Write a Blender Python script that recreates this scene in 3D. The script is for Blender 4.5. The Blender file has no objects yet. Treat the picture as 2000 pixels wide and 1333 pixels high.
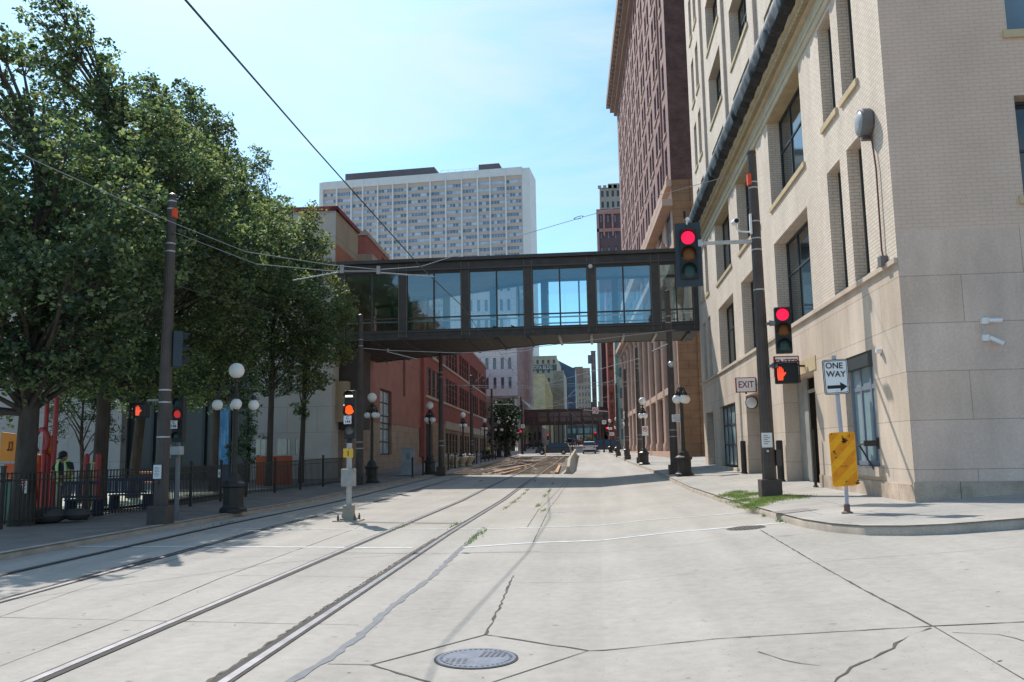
import bpy, math, random
import numpy as np
from mathutils import Vector, Matrix
C=bpy.context.scene.collection
R=math.radians
random.seed(7)
# ------------------------------------------------------------------ camera model
F=1640.;CH=1.7;YAW=R(5.7);PIT=R(7.5);ROLL=-.017
CR=Matrix.Rotation(YAW,3,'Z')@Matrix.Rotation(math.pi/2+PIT,3,'X')@Matrix.Rotation(ROLL,3,'Z')
def ss(a,b,t):
    t=min(1,max(0,(t-a)/(b-a)));return t*t*(3-2*t)
HP=[(-9999,0),(30,0),(45,.2),(70,.5),(100,.9),(115,1.15),(300,4.2),(900,8),(9999,8)]
def H(x,y):
    s=.08*max(0,min(x,7))+.06*max(0,min(x,60)-7)
    for (a,b),(c,d) in zip(HP,HP[1:]):
        if y<c: r=b+(d-b)*(y-a)/(c-a);break
    else: r=8
    return s*(1-.8*ss(30,110,y))+r
def ray(px,py): return CR@Vector((px-1000,666.5-py,-F))
def at(px,py,Y):
    d=ray(px,py);t=Y/d.y;return Vector((d.x*t,Y,CH+d.z*t))
def atx(px,py,X):
    d=ray(px,py);t=X/d.x;return Vector((X,d.y*t,CH+d.z*t))
def gp(px,py,dz=0):
    d=ray(px,py).normalized();t=2.
    while t<900:
        p=d*t
        if CH+p.z<H(p.x,p.y)+dz:return Vector((p.x,p.y,CH+p.z))
        t+=.02
# ------------------------------------------------------------------ materials
MC={}
def M(name,col,rough=.8,var=.18,scale=1.2,bump=0,metal=0,brick=None,emit=0,streak=0,spec=.3,alpha=None,fine=0):
    if name in MC:return MC[name]
    m=bpy.data.materials.new(name);m.use_nodes=True;nt=m.node_tree;N=nt.nodes;L=nt.links
    b=N['Principled BSDF'];b.inputs['Roughness'].default_value=rough;b.inputs['Metallic'].default_value=metal
    b.inputs['Specular IOR Level'].default_value=spec
    c=(*col,1)
    if emit:
        b.inputs['Base Color'].default_value=c;b.inputs['Emission Color'].default_value=c;b.inputs['Emission Strength'].default_value=emit
        MC[name]=m;return m
    tc=N.new('ShaderNodeTexCoord')
    if brick:
        bw,bh,mo,c2,mc=brick
        br=N.new('ShaderNodeTexBrick');L.new(tc.outputs['UV'],br.inputs['Vector']);br.inputs['Scale'].default_value=1
        br.inputs['Brick Width'].default_value=bw;br.inputs['Row Height'].default_value=bh;br.inputs['Mortar Size'].default_value=mo
        br.inputs['Mortar Smooth'].default_value=.3
        br.inputs['Color1'].default_value=c;br.inputs['Color2'].default_value=(*c2,1);br.inputs['Mortar'].default_value=(*mc,1)
        src=br.outputs['Color'];bfac=br.outputs['Fac']
    else:
        rgb=N.new('ShaderNodeRGB');rgb.outputs[0].default_value=c;src=rgb.outputs[0]
    n1=N.new('ShaderNodeTexNoise');n1.inputs['Scale'].default_value=scale;n1.inputs['Detail'].default_value=6;n1.inputs['Roughness'].default_value=.62
    mp=N.new('ShaderNodeMapping');L.new(tc.outputs['Object'],mp.inputs['Vector'])
    if streak: mp.inputs['Scale'].default_value=(1,1,streak)
    L.new(mp.outputs[0],n1.inputs['Vector'])
    mr=N.new('ShaderNodeMapRange');L.new(n1.outputs['Fac'],mr.inputs['Value']);mr.inputs['From Min'].default_value=.3;mr.inputs['From Max'].default_value=.7
    mr.inputs['To Min'].default_value=1-var;mr.inputs['To Max'].default_value=1+var
    mx=N.new('ShaderNodeVectorMath');mx.operation='SCALE';L.new(src,mx.inputs[0]);L.new(mr.outputs[0],mx.inputs['Scale'])
    out=mx.outputs[0]
    if fine:
        n2=N.new('ShaderNodeTexNoise');n2.inputs['Scale'].default_value=scale*22;n2.inputs['Detail'].default_value=4;L.new(tc.outputs['Object'],n2.inputs['Vector'])
        m2=N.new('ShaderNodeMapRange');L.new(n2.outputs['Fac'],m2.inputs['Value']);m2.inputs['From Min'].default_value=.3;m2.inputs['From Max'].default_value=.7
        m2.inputs['To Min'].default_value=1-fine;m2.inputs['To Max'].default_value=1+fine
        x2=N.new('ShaderNodeVectorMath');x2.operation='SCALE';L.new(out,x2.inputs[0]);L.new(m2.outputs[0],x2.inputs['Scale']);out=x2.outputs[0]
    L.new(out,b.inputs['Base Color'])
    if bump:
        bp=N.new('ShaderNodeBump');bp.inputs['Strength'].default_value=bump;bp.inputs['Distance'].default_value=.02
        if brick:
            bp.invert=True;L.new(bfac,bp.inputs['Height'])
        else: L.new(n1.outputs['Fac'],bp.inputs['Height'])
        L.new(bp.outputs[0],b.inputs['Normal'])
    MC[name]=m;return m
def glassmat(name,tint,refl,fac,rough=.02):
    m=bpy.data.materials.new(name);m.use_nodes=True;nt=m.node_tree;N=nt.nodes;L=nt.links
    for n in list(N):
        if n.type=='BSDF_PRINCIPLED':N.remove(n)
    o=N['Material Output'];t=N.new('ShaderNodeBsdfTransparent');t.inputs[0].default_value=(*tint,1)
    g=N.new('ShaderNodeBsdfGlossy');g.inputs['Color'].default_value=(*refl,1);g.inputs['Roughness'].default_value=rough
    x=N.new('ShaderNodeMixShader')
    fr=N.new('ShaderNodeLayerWeight');fr.inputs['Blend'].default_value=.3
    mr=N.new('ShaderNodeMapRange');L.new(fr.outputs['Fresnel'],mr.inputs['Value']);mr.inputs['To Min'].default_value=fac;mr.inputs['To Max'].default_value=1
    tc=N.new('ShaderNodeTexCoord');nz=N.new('ShaderNodeTexNoise');nz.inputs['Scale'].default_value=.9;L.new(tc.outputs['Object'],nz.inputs['Vector'])
    bp=N.new('ShaderNodeBump');bp.inputs['Strength'].default_value=.06;bp.inputs['Distance'].default_value=.1;L.new(nz.outputs['Fac'],bp.inputs['Height']);L.new(bp.outputs[0],g.inputs['Normal'])
    L.new(mr.outputs[0],x.inputs[0]);L.new(t.outputs[0],x.inputs[1]);L.new(g.outputs[0],x.inputs[2]);L.new(x.outputs[0],o.inputs[0]);return m
def leafmat(name,col,tr):
    m=bpy.data.materials.new(name);m.use_nodes=True;nt=m.node_tree;N=nt.nodes;L=nt.links
    N.remove(N['Principled BSDF']);o=N['Material Output']
    tc=N.new('ShaderNodeTexCoord');nz=N.new('ShaderNodeTexNoise');nz.inputs['Scale'].default_value=3.;L.new(tc.outputs['Object'],nz.inputs['Vector'])
    mr=N.new('ShaderNodeMapRange');L.new(nz.outputs['Fac'],mr.inputs['Value']);mr.inputs['To Min'].default_value=.5;mr.inputs['To Max'].default_value=1.6
    def sc(c):
        x=N.new('ShaderNodeVectorMath');x.operation='SCALE';x.inputs[0].default_value=c;L.new(mr.outputs[0],x.inputs['Scale']);return x.outputs[0]
    d=N.new('ShaderNodeBsdfDiffuse');L.new(sc(col),d.inputs[0]);t=N.new('ShaderNodeBsdfTranslucent');L.new(sc(tr),t.inputs[0])
    g=N.new('ShaderNodeBsdfGlossy');g.inputs['Roughness'].default_value=.5;g.inputs['Color'].default_value=(.8,.85,.8,1)
    x=N.new('ShaderNodeMixShader');x.inputs[0].default_value=.4;L.new(d.outputs[0],x.inputs[1]);L.new(t.outputs[0],x.inputs[2])
    y=N.new('ShaderNodeMixShader');y.inputs[0].default_value=.05;L.new(x.outputs[0],y.inputs[1]);L.new(g.outputs[0],y.inputs[2]);L.new(y.outputs[0],o.inputs[0]);return m
# palette
ROAD=M('road concrete',(.415,.378,.335),.9,.10,.35,.0,fine=.07)
def road_nodes():
    nt=ROAD.node_tree;N=nt.nodes;L=nt.links;b=N['Principled BSDF'];src=b.inputs['Base Color'].links[0].from_socket
    tc=N.new('ShaderNodeTexCoord')
    # long wheel-direction staining and small pits
    mp=N.new('ShaderNodeMapping');mp.inputs['Scale'].default_value=(1.3,.10,1);L.new(tc.outputs['Object'],mp.inputs['Vector'])
    n=N.new('ShaderNodeTexNoise');n.inputs['Scale'].default_value=1.;n.inputs['Detail'].default_value=5;L.new(mp.outputs[0],n.inputs['Vector'])
    r=N.new('ShaderNodeMapRange');r.inputs['From Min'].default_value=.35;r.inputs['From Max'].default_value=.7;r.inputs['To Min'].default_value=.90;r.inputs['To Max'].default_value=1.08;L.new(n.outputs['Fac'],r.inputs['Value'])
    x=N.new('ShaderNodeVectorMath');x.operation='SCALE';L.new(src,x.inputs[0]);L.new(r.outputs[0],x.inputs['Scale'])
    v=N.new('ShaderNodeTexNoise');v.inputs['Scale'].default_value=34;v.inputs['Detail'].default_value=2;L.new(tc.outputs['Object'],v.inputs['Vector'])
    r2=N.new('ShaderNodeMapRange');r2.inputs['From Min'].default_value=.27;r2.inputs['From Max'].default_value=.36;r2.inputs['To Min'].default_value=.72;r2.inputs['To Max'].default_value=1;L.new(v.outputs['Fac'],r2.inputs['Value'])
    y=N.new('ShaderNodeVectorMath');y.operation='SCALE';L.new(x.outputs[0],y.inputs[0]);L.new(r2.outputs[0],y.inputs['Scale'])
    L.new(y.outputs[0],b.inputs['Base Color'])
    bp=N.new('ShaderNodeBump');bp.inputs['Strength'].default_value=.25;bp.inputs['Distance'].default_value=.01;L.new(v.outputs['Fac'],bp.inputs['Height']);L.new(bp.outputs[0],b.inputs['Normal'])
road_nodes()
WALKD=M('sidewalk darkened for tree shade',(.24,.215,.195),.9,.25,1.1,fine=.12,brick=(1.5,1.5,.014,(.22,.195,.175),(.12,.11,.10)))  # left sidewalk copy, tree shade put into its darker colour
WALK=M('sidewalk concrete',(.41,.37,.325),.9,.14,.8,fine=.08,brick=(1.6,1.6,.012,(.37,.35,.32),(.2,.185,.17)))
KERB=M('kerb stone',(.45,.38,.31),.9,.22,2,.2,fine=.12)
BALL=M('ballast',(.13,.105,.085),.95,.5,6,.8,fine=.4)
CRK=M('crack',(.115,.095,.085),.95,.3,4);TAR=M('tar seal',(.21,.21,.22),.8,.15,4)
WPAINT=M('worn white paint',(.66,.66,.64),.8,.16,5,fine=.12)
STEEL=M('polished rail',(.17,.17,.185),.48,.25,3,metal=.7);GROOVE=M('groove',(.05,.045,.04),.8,.3,4);RUST=M('rusty rail',(.20,.14,.11),.7,.3,4)
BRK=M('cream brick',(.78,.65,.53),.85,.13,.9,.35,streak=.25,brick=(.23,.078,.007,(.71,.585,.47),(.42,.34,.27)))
ASH=M('ashlar limestone',(.61,.50,.40),.85,.20,1.1,.16,streak=.35,brick=(2.3,.93,.008,(.58,.46,.355),(.34,.27,.215)),fine=.08)
ASHS=M('ashlar lifted for shaded side',(.70,.525,.43),.85,.2,.9,.16,streak=.4,brick=(2.3,.93,.009,(.68,.50,.39),(.42,.32,.25)),fine=.08)  # ashlar copy made lighter and pinker to lift the shaded side wall
TERRA=M('tan terracotta trim',(.56,.43,.26),.8,.15,2);TARP=M('black tarp',(.028,.028,.03),.5,.4,5,1.,spec=.3)
FRM=M('window frame dark',(.055,.065,.065),.5,.1,2);FRMB=M('blue grey frame',(.22,.24,.30),.5,.1,2)
GL=M('dark glass',(.025,.035,.04),.05,.3,.6,spec=.9);GLB=M('blue glass',(.12,.20,.26),.06,.3,.3,spec=.9)
GLC=M('curtained glass',(.30,.42,.44),.15,.2,.8,spec=.7)
BLK=M('black painted metal',(.045,.04,.036),.45,.2,4);BRN=M('bronze pole paint',(.085,.068,.060),.45,.2,3);STL=M('galvanised steel',(.5,.5,.5),.45,.15,5,metal=.4)  # black and bronze lightened so the colour carries the lens haze
SKYF=M('skyway steel',(.085,.074,.068),.5,.2,2);SKYS=M('skyway soffit',(.065,.06,.057),.6,.2,2);SKYL=M('soffit rib',(.42,.39,.35),.7,.1,2)  # skyway steel also lightened to stand in for haze
SGL=glassmat('skyway glass',(.80,.92,.95),(.62,.82,.90),.20);CEIL=M('skyway ceiling',(.55,.56,.52),.7,.1,1)
WHT=M('white sign',(.80,.79,.78),.5,.05,4);REDP=M('dark red paint',(.22,.015,.02),.5,.1,2);BKP=M('black letter',(.02,.02,.02),.6,.1,2)
GLOBE=M('globe white',(.82,.80,.76),.35,.04,2);ORG=M('orange hazard panel',(.95,.40,.008),.5,.14,7,fine=.1);ORG2=M('dark hazard stripe',(.80,.27,.006),.55,.2,8)
RLIT=M('lit red',(1,.015,.075),emit=1.05);OLIT=M('lit orange',(1,.09,.01),emit=1.5);HLIT=M('lit hand',(1,.07,.03),emit=1.2);YLIT=M('lit white bar',(1,.93,.7),emit=1.2)
AMB=M('amber lens off',(.20,.075,.015),.3,.2,5);GRNL=M('green lens off',(.03,.07,.065),.3,.2,5);HOUS=M('signal housing',(.028,.03,.032),.5,.1,3);BPL=M('signal backplate',(.04,.055,.068),.5,.1,3)
REDB=M('red brick',(.36,.10,.075),.85,.15,.6,.2,brick=(.24,.08,.008,(.33,.09,.07),(.26,.14,.12)))
REDW=M('red panel wall',(.36,.155,.115),.85,.18,.5);TANW=M('tan panel wall',(.44,.33,.225),.85,.12,.6,brick=(1.5,3.,.02,(.42,.31,.21),(.25,.19,.14)))
TANB=M('tan stone',(.38,.27,.19),.85,.2,.8,brick=(1.2,.5,.012,(.36,.25,.17),(.22,.16,.11)));GREYP=M('light grey panel',(.54,.475,.42),.8,.1,.6,brick=(1.8,1.5,.015,(.52,.455,.405),(.32,.28,.25)))
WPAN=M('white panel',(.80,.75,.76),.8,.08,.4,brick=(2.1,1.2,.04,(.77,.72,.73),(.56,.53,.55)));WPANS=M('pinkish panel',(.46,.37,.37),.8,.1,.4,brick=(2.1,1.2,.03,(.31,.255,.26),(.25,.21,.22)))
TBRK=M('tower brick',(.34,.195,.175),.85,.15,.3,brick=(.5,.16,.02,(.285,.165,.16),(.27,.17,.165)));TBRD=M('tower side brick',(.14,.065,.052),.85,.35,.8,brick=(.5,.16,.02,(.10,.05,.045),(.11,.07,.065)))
SAND=M('pink sandstone',(.52,.36,.28),.85,.15,.5);SANDD=M('brown sandstone',(.36,.235,.17),.85,.22,.6,brick=(1.6,.7,.02,(.33,.215,.155),(.2,.13,.10)))
BARK=M('bark',(.075,.06,.05),.95,.35,6,.8,streak=.2)
LV=[leafmat('leaf a',(.055,.09,.045),(.15,.24,.065)),leafmat('leaf b',(.14,.18,.095),(.40,.50,.16)),leafmat('leaf c',(.035,.065,.042),(.06,.12,.05)),leafmat('leaf d2',(.11,.13,.065),(.34,.36,.12))]
LVO=[leafmat('leaf d',(.14,.15,.05),(.42,.38,.10)),LV[1],LV[0],LV[3]]
NDL=[leafmat('needle a',(.02,.045,.025),(.02,.04,.02)),leafmat('needle b',(.03,.06,.03),(.03,.05,.02)),leafmat('needle c',(.015,.03,.02),(.01,.03,.01))]
GRS=[leafmat('grass a',(.16,.26,.05),(.22,.32,.06)),leafmat('grass b',(.24,.29,.10),(.26,.32,.09)),leafmat('grass c',(.10,.18,.04),(.13,.22,.04))]
# ------------------------------------------------------------------ mesh builder
class MB:
    def __init__(s): s.v=[];s.f=[];s.m=[];s.cm=0
    def add(s,vs,fs):
        k=len(s.v);s.v+=[tuple(v) for v in vs];s.f+=[tuple(i+k for i in f) for f in fs];s.m+=[s.cm]*len(fs);return s
    def mat(s,i): s.cm=i;return s
    def box(s,x0,x1,y0,y1,z0,z1):
        return s.add([(x0,y0,z0),(x1,y0,z0),(x1,y1,z0),(x0,y1,z0),(x0,y0,z1),(x1,y0,z1),(x1,y1,z1),(x0,y1,z1)],[(0,3,2,1),(4,5,6,7),(0,1,5,4),(1,2,6,5),(2,3,7,6),(3,0,4,7)])
    def quad(s,a,b,c,d): return s.add([a,b,c,d],[(0,1,2,3)])
    def cyl(s,p0,p1,r0,r1=None,n=12,caps=True,ph=0):
        p0=Vector(p0);p1=Vector(p1);r1=r0 if r1 is None else r1;d=(p1-p0)
        if d.length<1e-6:return s
        d.normalize();a=d.orthogonal().normalized();b=d.cross(a);vs=[]
        for p,r in((p0,r0),(p1,r1)):
            for i in range(n):
                t=ph+2*math.pi*i/n;vs.append(p+a*(r*math.cos(t))+b*(r*math.sin(t)))
        fs=[(i,(i+1)%n,n+(i+1)%n,n+i) for i in range(n)]
        if caps: fs+=[tuple(range(n-1,-1,-1)),tuple(range(n,2*n))]
        return s.add(vs,fs)
    def tube(s,pts,r,n=6):
        for i,(a,b) in enumerate(zip(pts,pts[1:])):
            s.cyl(a,b,r[i] if isinstance(r,list) else r,r[i+1] if isinstance(r,list) else r,n,caps=True)
        return s
    def lathe(s,prof,c=(0,0,0),n=16,ph=0):
        vs=[];k=len(prof)
        for r,z in prof:
            for i in range(n):
                t=ph+2*math.pi*i/n;vs.append((c[0]+r*math.cos(t),c[1]+r*math.sin(t),c[2]+z))
        fs=[(j*n+i,j*n+(i+1)%n,(j+1)*n+(i+1)%n,(j+1)*n+i) for j in range(k-1) for i in range(n)]
        fs+=[tuple(range(n-1,-1,-1)),tuple(range((k-1)*n,k*n))]
        return s.add(vs,fs)
    def ball(s,c,r,n=16,sz=1):
        m=n//2;return s.lathe([(max(.001,r*math.sin(math.pi*j/m)),-r*sz*math.cos(math.pi*j/m)) for j in range(m+1)],c,n)
    def prism(s,poly,axis,a,b):
        # poly 2D extruded along axis: 'y' -> poly=(x,z); 'z' -> (x,y); 'x' -> (y,z)
        def P(p,t): return (p[0],t,p[1]) if axis=='y' else ((p[0],p[1],t) if axis=='z' else (t,p[0],p[1]))
        n=len(poly);vs=[P(p,a) for p in poly]+[P(p,b) for p in poly]
        return s.add(vs,[(i,(i+1)%n,n+(i+1)%n,n+i) for i in range(n)]+[tuple(range(n-1,-1,-1)),tuple(range(n,2*n))])
    def wall(s,pt,u0,u1,z0,z1,holes,depth):
        U=sorted({u0,u1}|{min(u1,max(u0,h[i])) for h in holes for i in(0,1)});Z=sorted({z0,z1}|{min(z1,max(z0,h[i])) for h in holes for i in(2,3)})
        for a,b in zip(U,U[1:]):
            zs=None
            for c,d in list(zip(Z,Z[1:]))+[(None,None)]:
                solid=c is not None and not any(h[0]<(a+b)/2<h[1] and h[2]<(c+d)/2<h[3] for h in holes)
                if solid and zs is None: zs=c
                if solid: ze=d
                if not solid and zs is not None:
                    s.quad(pt(a,0,zs),pt(b,0,zs),pt(b,0,ze),pt(a,0,ze));zs=None
        for a,b,c,d in holes:
            e=-depth
            s.quad(pt(a,0,c),pt(a,e,c),pt(a,e,d),pt(a,0,d));s.quad(pt(b,e,c),pt(b,0,c),pt(b,0,d),pt(b,e,d))
            s.quad(pt(a,0,d),pt(a,e,d),pt(b,e,d),pt(b,0,d));s.quad(pt(a,e,c),pt(a,0,c),pt(b,0,c),pt(b,e,c))
        return s
    def mesh(s,name,mats):
        me=bpy.data.meshes.new(name);me.from_pydata(s.v,[],s.f)
        mats=mats if isinstance(mats,(list,tuple)) else [mats]
        for m in mats: me.materials.append(m)
        if len(mats)>1: me.polygons.foreach_set('material_index',s.m)
        if len(s.f)<60000:
            uv=me.uv_layers.new(name='UVMap').data
            for p in me.polygons:
                n=p.normal
                for li in p.loop_indices:
                    co=me.vertices[me.loops[li].vertex_index].co
                    if abs(n.z)>.7: uv[li].uv=(co.x,co.y)
                    elif abs(n.x)>abs(n.y): uv[li].uv=(co.y,co.z)
                    else: uv[li].uv=(co.x,co.z)
        me.update();return me
    def build(s,name,mats,parent=None,smooth=False,kind=None,label=None,loc=None,rot=None,bevel=0):
        me=s.mesh(name,mats)
        if smooth:
            me.polygons.foreach_set('use_smooth',[True]*len(me.polygons))
            try: me.set_sharp_from_angle(angle=R(40))
            except Exception: pass
        o=bpy.data.objects.new(name,me);C.objects.link(o)
        if parent: o.parent=parent
        if kind:o['kind']=kind
        if label:o['label']=label
        if loc is not None:o.location=loc
        if rot is not None:o.rotation_euler=(0,0,rot)
        if bevel:
            b=o.modifiers.new('b','BEVEL');b.width=bevel;b.segments=2;b.limit_method='ANGLE'
        return o
def tag(o,label,cat,group=None,kind=None):
    o['label']=label;o['category']=cat
    if group:o['group']=group
    if kind:o['kind']=kind
    return o
def thing(name,label,cat,loc=(0,0,0),rotz=0,group=None):
    o=bpy.data.objects.new(name,None);C.objects.link(o);o.location=loc;o.rotation_euler=(0,0,rotz);o.empty_display_size=.2
    return tag(o,label,cat,group)
def kids(o): return [c for c in C.objects if c.parent==o]
KID={}
def copy_tree(root,loc,rotz=0,label=None,group=None):
    def rec(o,par):
        c=o.copy();C.objects.link(c)
        if par:c.parent=par
        for k in (KID[o.name] if o.name in KID else kids(o)): rec(k,c)
        return c
    r=rec(root,None);r.location=loc;r.rotation_euler=(0,0,rotz)
    if label:r['label']=label
    if group:r['group']=group
    return r
def textmesh(s,size,depth=.004,font_sx=1):
    cu=bpy.data.curves.new('txt','FONT');cu.body=s;cu.size=size;cu.extrude=depth;cu.align_x='CENTER';cu.align_y='CENTER'
    cu.offset=size*.012
    o=bpy.data.objects.new('txt',cu);C.objects.link(o);dg=bpy.context.evaluated_depsgraph_get();me=bpy.data.meshes.new_from_object(o.evaluated_get(dg))
    bpy.data.objects.remove(o);me.transform(Matrix.Diagonal((font_sx,1,1,1)));return me
def text(s,size,mat,parent,loc,rot=(math.pi/2,0,0),sx=1,name='lettering',label=None):
    me=textmesh(s,size,.003,sx);me.materials.clear();me.materials.append(mat);o=bpy.data.objects.new(name,me);C.objects.link(o);o.parent=parent;o.location=loc;o.rotation_euler=rot
    if label:o['label']=label
    return o
def strip(name,pts,w,mat,dz=.004,jit=0,kind='structure',seg=.4,wvar=0,parent=None):
    """thin painted / cracked strip laid on the terrain along world points"""
    P=[Vector((p[0],p[1],0)) for p in pts];Q=[]
    for a,b in zip(P,P[1:]):
        n=max(1,int((b-a).length/seg))
        for i in range(n):Q.append(a.lerp(b,i/n))
    Q.append(P[-1]);mb=MB();vs=[]
    for i,q in enumerate(Q):
        d=(Q[min(i+1,len(Q)-1)]-Q[max(i-1,0)]).normalized();n=Vector((-d.y,d.x,0))
        o=random.uniform(-jit,jit);ww=w*(1+random.uniform(-wvar,wvar))
        for sgn in(-1,1):
            r=q+n*(o+sgn*ww/2+random.uniform(-jit,jit)*.4);vs.append((r.x,r.y,H(r.x,r.y)+dz))
    mb.add(vs,[(2*i,2*i+1,2*i+3,2*i+2) for i in range(len(Q)-1)])
    return mb.build(name,mat,parent,kind=kind)
# ------------------------------------------------------------------ ground
TB=(-10.1,-2.35,52.,109.)   # open ballast bed
def Hg(x,y): return H(x,y)-(.13 if TB[0]<x<TB[1] and TB[2]<y<TB[3] else 0)
def lin(a,b,n):return [a+(b-a)*i/n for i in range(n+1)]
xs=sorted(set([-900,-500,-250,-120,-70,-45]+lin(-30,0,20)+[.001]+lin(1,7,6)+lin(9,33,8)+[60,120,300,900]+[TB[0]-.0,TB[0]+.01,TB[1]-.01,TB[1]]))
ys=sorted(set([-200,-60,-20]+lin(-8,30,19)+lin(33,45,4)+lin(48,120,36)+[TB[2],TB[2]+.01,TB[3]-.01,TB[3]]+lin(130,300,10)+[400,600,900,1500,3000]))
g=MB();nx=len(xs);g.add([(x,y,Hg(x,y)) for y in ys for x in xs],[(j*nx+i,j*nx+i+1,(j+1)*nx+i+1,(j+1)*nx+i) for j in range(len(ys)-1) for i in range(nx-1)])
g.build('ground',ROAD,kind='structure')
b=MB();bx=lin(TB[0]+.02,TB[1]-.02,8);by=lin(TB[2]+.02,TB[3]-.02,40)
b.add([(x,y,H(x,y)-.13+.012) for y in by for x in bx],[(j*9+i,j*9+i+1,(j+1)*9+i+1,(j+1)*9+i) for j in range(40) for i in range(8)]);b.build('ballast_bed',BALL,kind='structure')
# rails
RP={'r1':[(-4.30,2),(-4.41,6.35),(-4.68,17.8),(-5.0,35.4),(-5.16,52)],'r2':[(-2.80,2),(-2.88,6.4),(-3.20,17.8),(-3.47,35.4),(-3.62,52)],
    'l1':[(-8.3,2),(-8.93,12),(-9.4,20.7),(-9.6,35),(-9.7,52)],'l2':[(-6.8,2),(-7.25,9.7),(-7.85,20.5),(-8.05,35),(-8.15,52)]}
LB={'r1':'polished left rail of the near tram track set in concrete','r2':'right rail of the near tram track with broken concrete along it','l1':'outer rail of the shaded far left tram track','l2':'inner rail of the far left tram track partly in tree shade'}
for k,pts in RP.items():
    t=thing('tram_rail',LB[k],'rail',(pts[0][0],pts[0][1],0),0,'street rails of the two tram tracks')
    def rs(name,w,off,m,dz):
        o=strip(name,[(p[0]+off,p[1]) for p in pts],w,m,dz,kind=None,seg=1);o.parent=t;o.location=(-t.location.x,-t.location.y,0)
    rs('rail_head',.075,0,STEEL,.012);rs('flange_groove',.075,.075 if k in('r1','l1') else -.075,GROOVE,.008)
    rs('seal_strip',.03,-.055 if k in('r1','l1') else .055,CRK,.008)
    if k in('r1','l1'):pass
    # exposed part
    mb=MB();x0,y0=pts[-1];Q=[(x0-.013*(y-52),y) for y in lin(52,109,30)]
    for (xa,ya),(xb,yb) in zip(Q,Q[1:]):
        za=H(xa,ya);zb=H(xb,yb)
        for wz,z0,z1 in((.04,-.0,.0),):
            mb.add([(xa-.04,ya,za-.16),(xa+.04,ya,za-.16),(xb+.04,yb,zb-.16),(xb-.04,yb,zb-.16),(xa-.04,ya,za),(xa+.04,ya,za),(xb+.04,yb,zb),(xb-.04,yb,zb)],[(4,5,6,7),(0,4,7,3),(1,2,6,5)])
    mb.v=[(v[0]-t.location.x,v[1]-t.location.y,v[2]) for v in mb.v];mb.build('exposed_rail',RUST,t)
for i,(a,c) in enumerate([((-8.2,66),(-5.3,90)),((-9.8,70),(-3.9,98)),((-5.2,66),(-8.7,90)),((-3.7,72),(-9.9,98)),((-8.6,58),(-7.2,84)),((-6.4,62),(-3.9,80))]):
    mb=MB();n=8;P=[]
    for k in range(n+1):
        s=k/n;x=a[0]+(c[0]-a[0])*ss(0,1,s);y=a[1]+(c[1]-a[1])*s;P.append((x,y,H(x,y)-.06))
    for p,q in zip(P,P[1:]):
        mb.add([(p[0]-.045,p[1],p[2]-.13),(p[0]+.045,p[1],p[2]-.13),(q[0]+.045,q[1],q[2]-.13),(q[0]-.045,q[1],q[2]-.13),(p[0]-.045,p[1],p[2]+.065),(p[0]+.045,p[1],p[2]+.065),(q[0]+.045,q[1],q[2]+.065),(q[0]-.045,q[1],q[2]+.065)],[(4,5,6,7),(0,4,7,3),(1,2,6,5),(0,1,5,4)])
    tag(mb.build('crossover_rail',RUST),'rusty curved crossover rail laid over the ballast between the tracks','rail','crossover rails in the ballast bed')
TIE=M('concrete tie',(.46,.36,.27),.9,.3,2)
for k in range(46):
    y=53+k*1.2
    for xc in((-4.4-.013*(y-52),-8.9-.013*(y-52))):
        w=random.uniform(1.2,1.35);z=H(xc,y)-.115
        mb=MB().box(-w,w,-.13,.13,0,.055+random.uniform(0,.03));o=mb.build('tie',TIE,loc=(xc,y,z),rot=random.uniform(-.02,.02))
        tag(o,'concrete tie lying in the open ballast under the tracks','railway tie','ties in the ballast bed')
# planks of timber / pale formwork beside track
for (a,c,w) in[((-7.1,57),(-6.0,76),.18),((-2.75,55),(-3.3,72),.2),((-6.2,54.5),(-5.9,64),.16)]:
    d=Vector((c[0]-a[0],c[1]-a[1],0));z=H(a[0],a[1]);z2=H(c[0],c[1]);mb=MB();n=w/2
    mb.add([(a[0]-n,a[1],z-.2),(a[0]+n,a[1],z-.2),(c[0]+n,c[1],z2-.2),(c[0]-n,c[1],z2-.2),(a[0]-n,a[1],z+.02),(a[0]+n,a[1],z+.02),(c[0]+n,c[1],z2+.02),(c[0]-n,c[1],z2+.02)],[(4,5,6,7),(0,4,7,3),(1,2,6,5),(0,1,5,4)])
    tag(mb.build('timber_plank',M('orange timber',(.5,.3,.17),.8,.2,2)),'pale timber plank lying along the exposed rails','plank','timber planks beside the exposed rails')
vs=[];fs=[];random.seed(3)
for _ in range(900):
    x=random.uniform(TB[0]+.2,TB[1]-.2);y=random.uniform(TB[2]+.2,TB[3]-.2)
    if math.sin(x*1.7+y*.35)+math.sin(y*.9)<.5: continue
    s_=random.uniform(.05,.22);z_=H(x,y)-.12;k=len(vs)
    vs+=[(x-s_,y-s_*.7,z_),(x+s_*.8,y-s_,z_),(x+s_,y+s_*.8,z_),(x-s_*.7,y+s_,z_),(x+random.uniform(-.3,.3)*s_,y,z_+s_*.6)];fs+=[(k,k+1,k+4),(k+1,k+2,k+4),(k+2,k+3,k+4),(k+3,k,k+4)]
mb=MB();mb.add(vs,fs);tag(mb.build('rubble',M('pale rubble',(.50,.40,.31),.9,.3,2),kind='stuff'),'pale rubble and gravel chunks scattered between the exposed rails','rubble')
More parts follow.
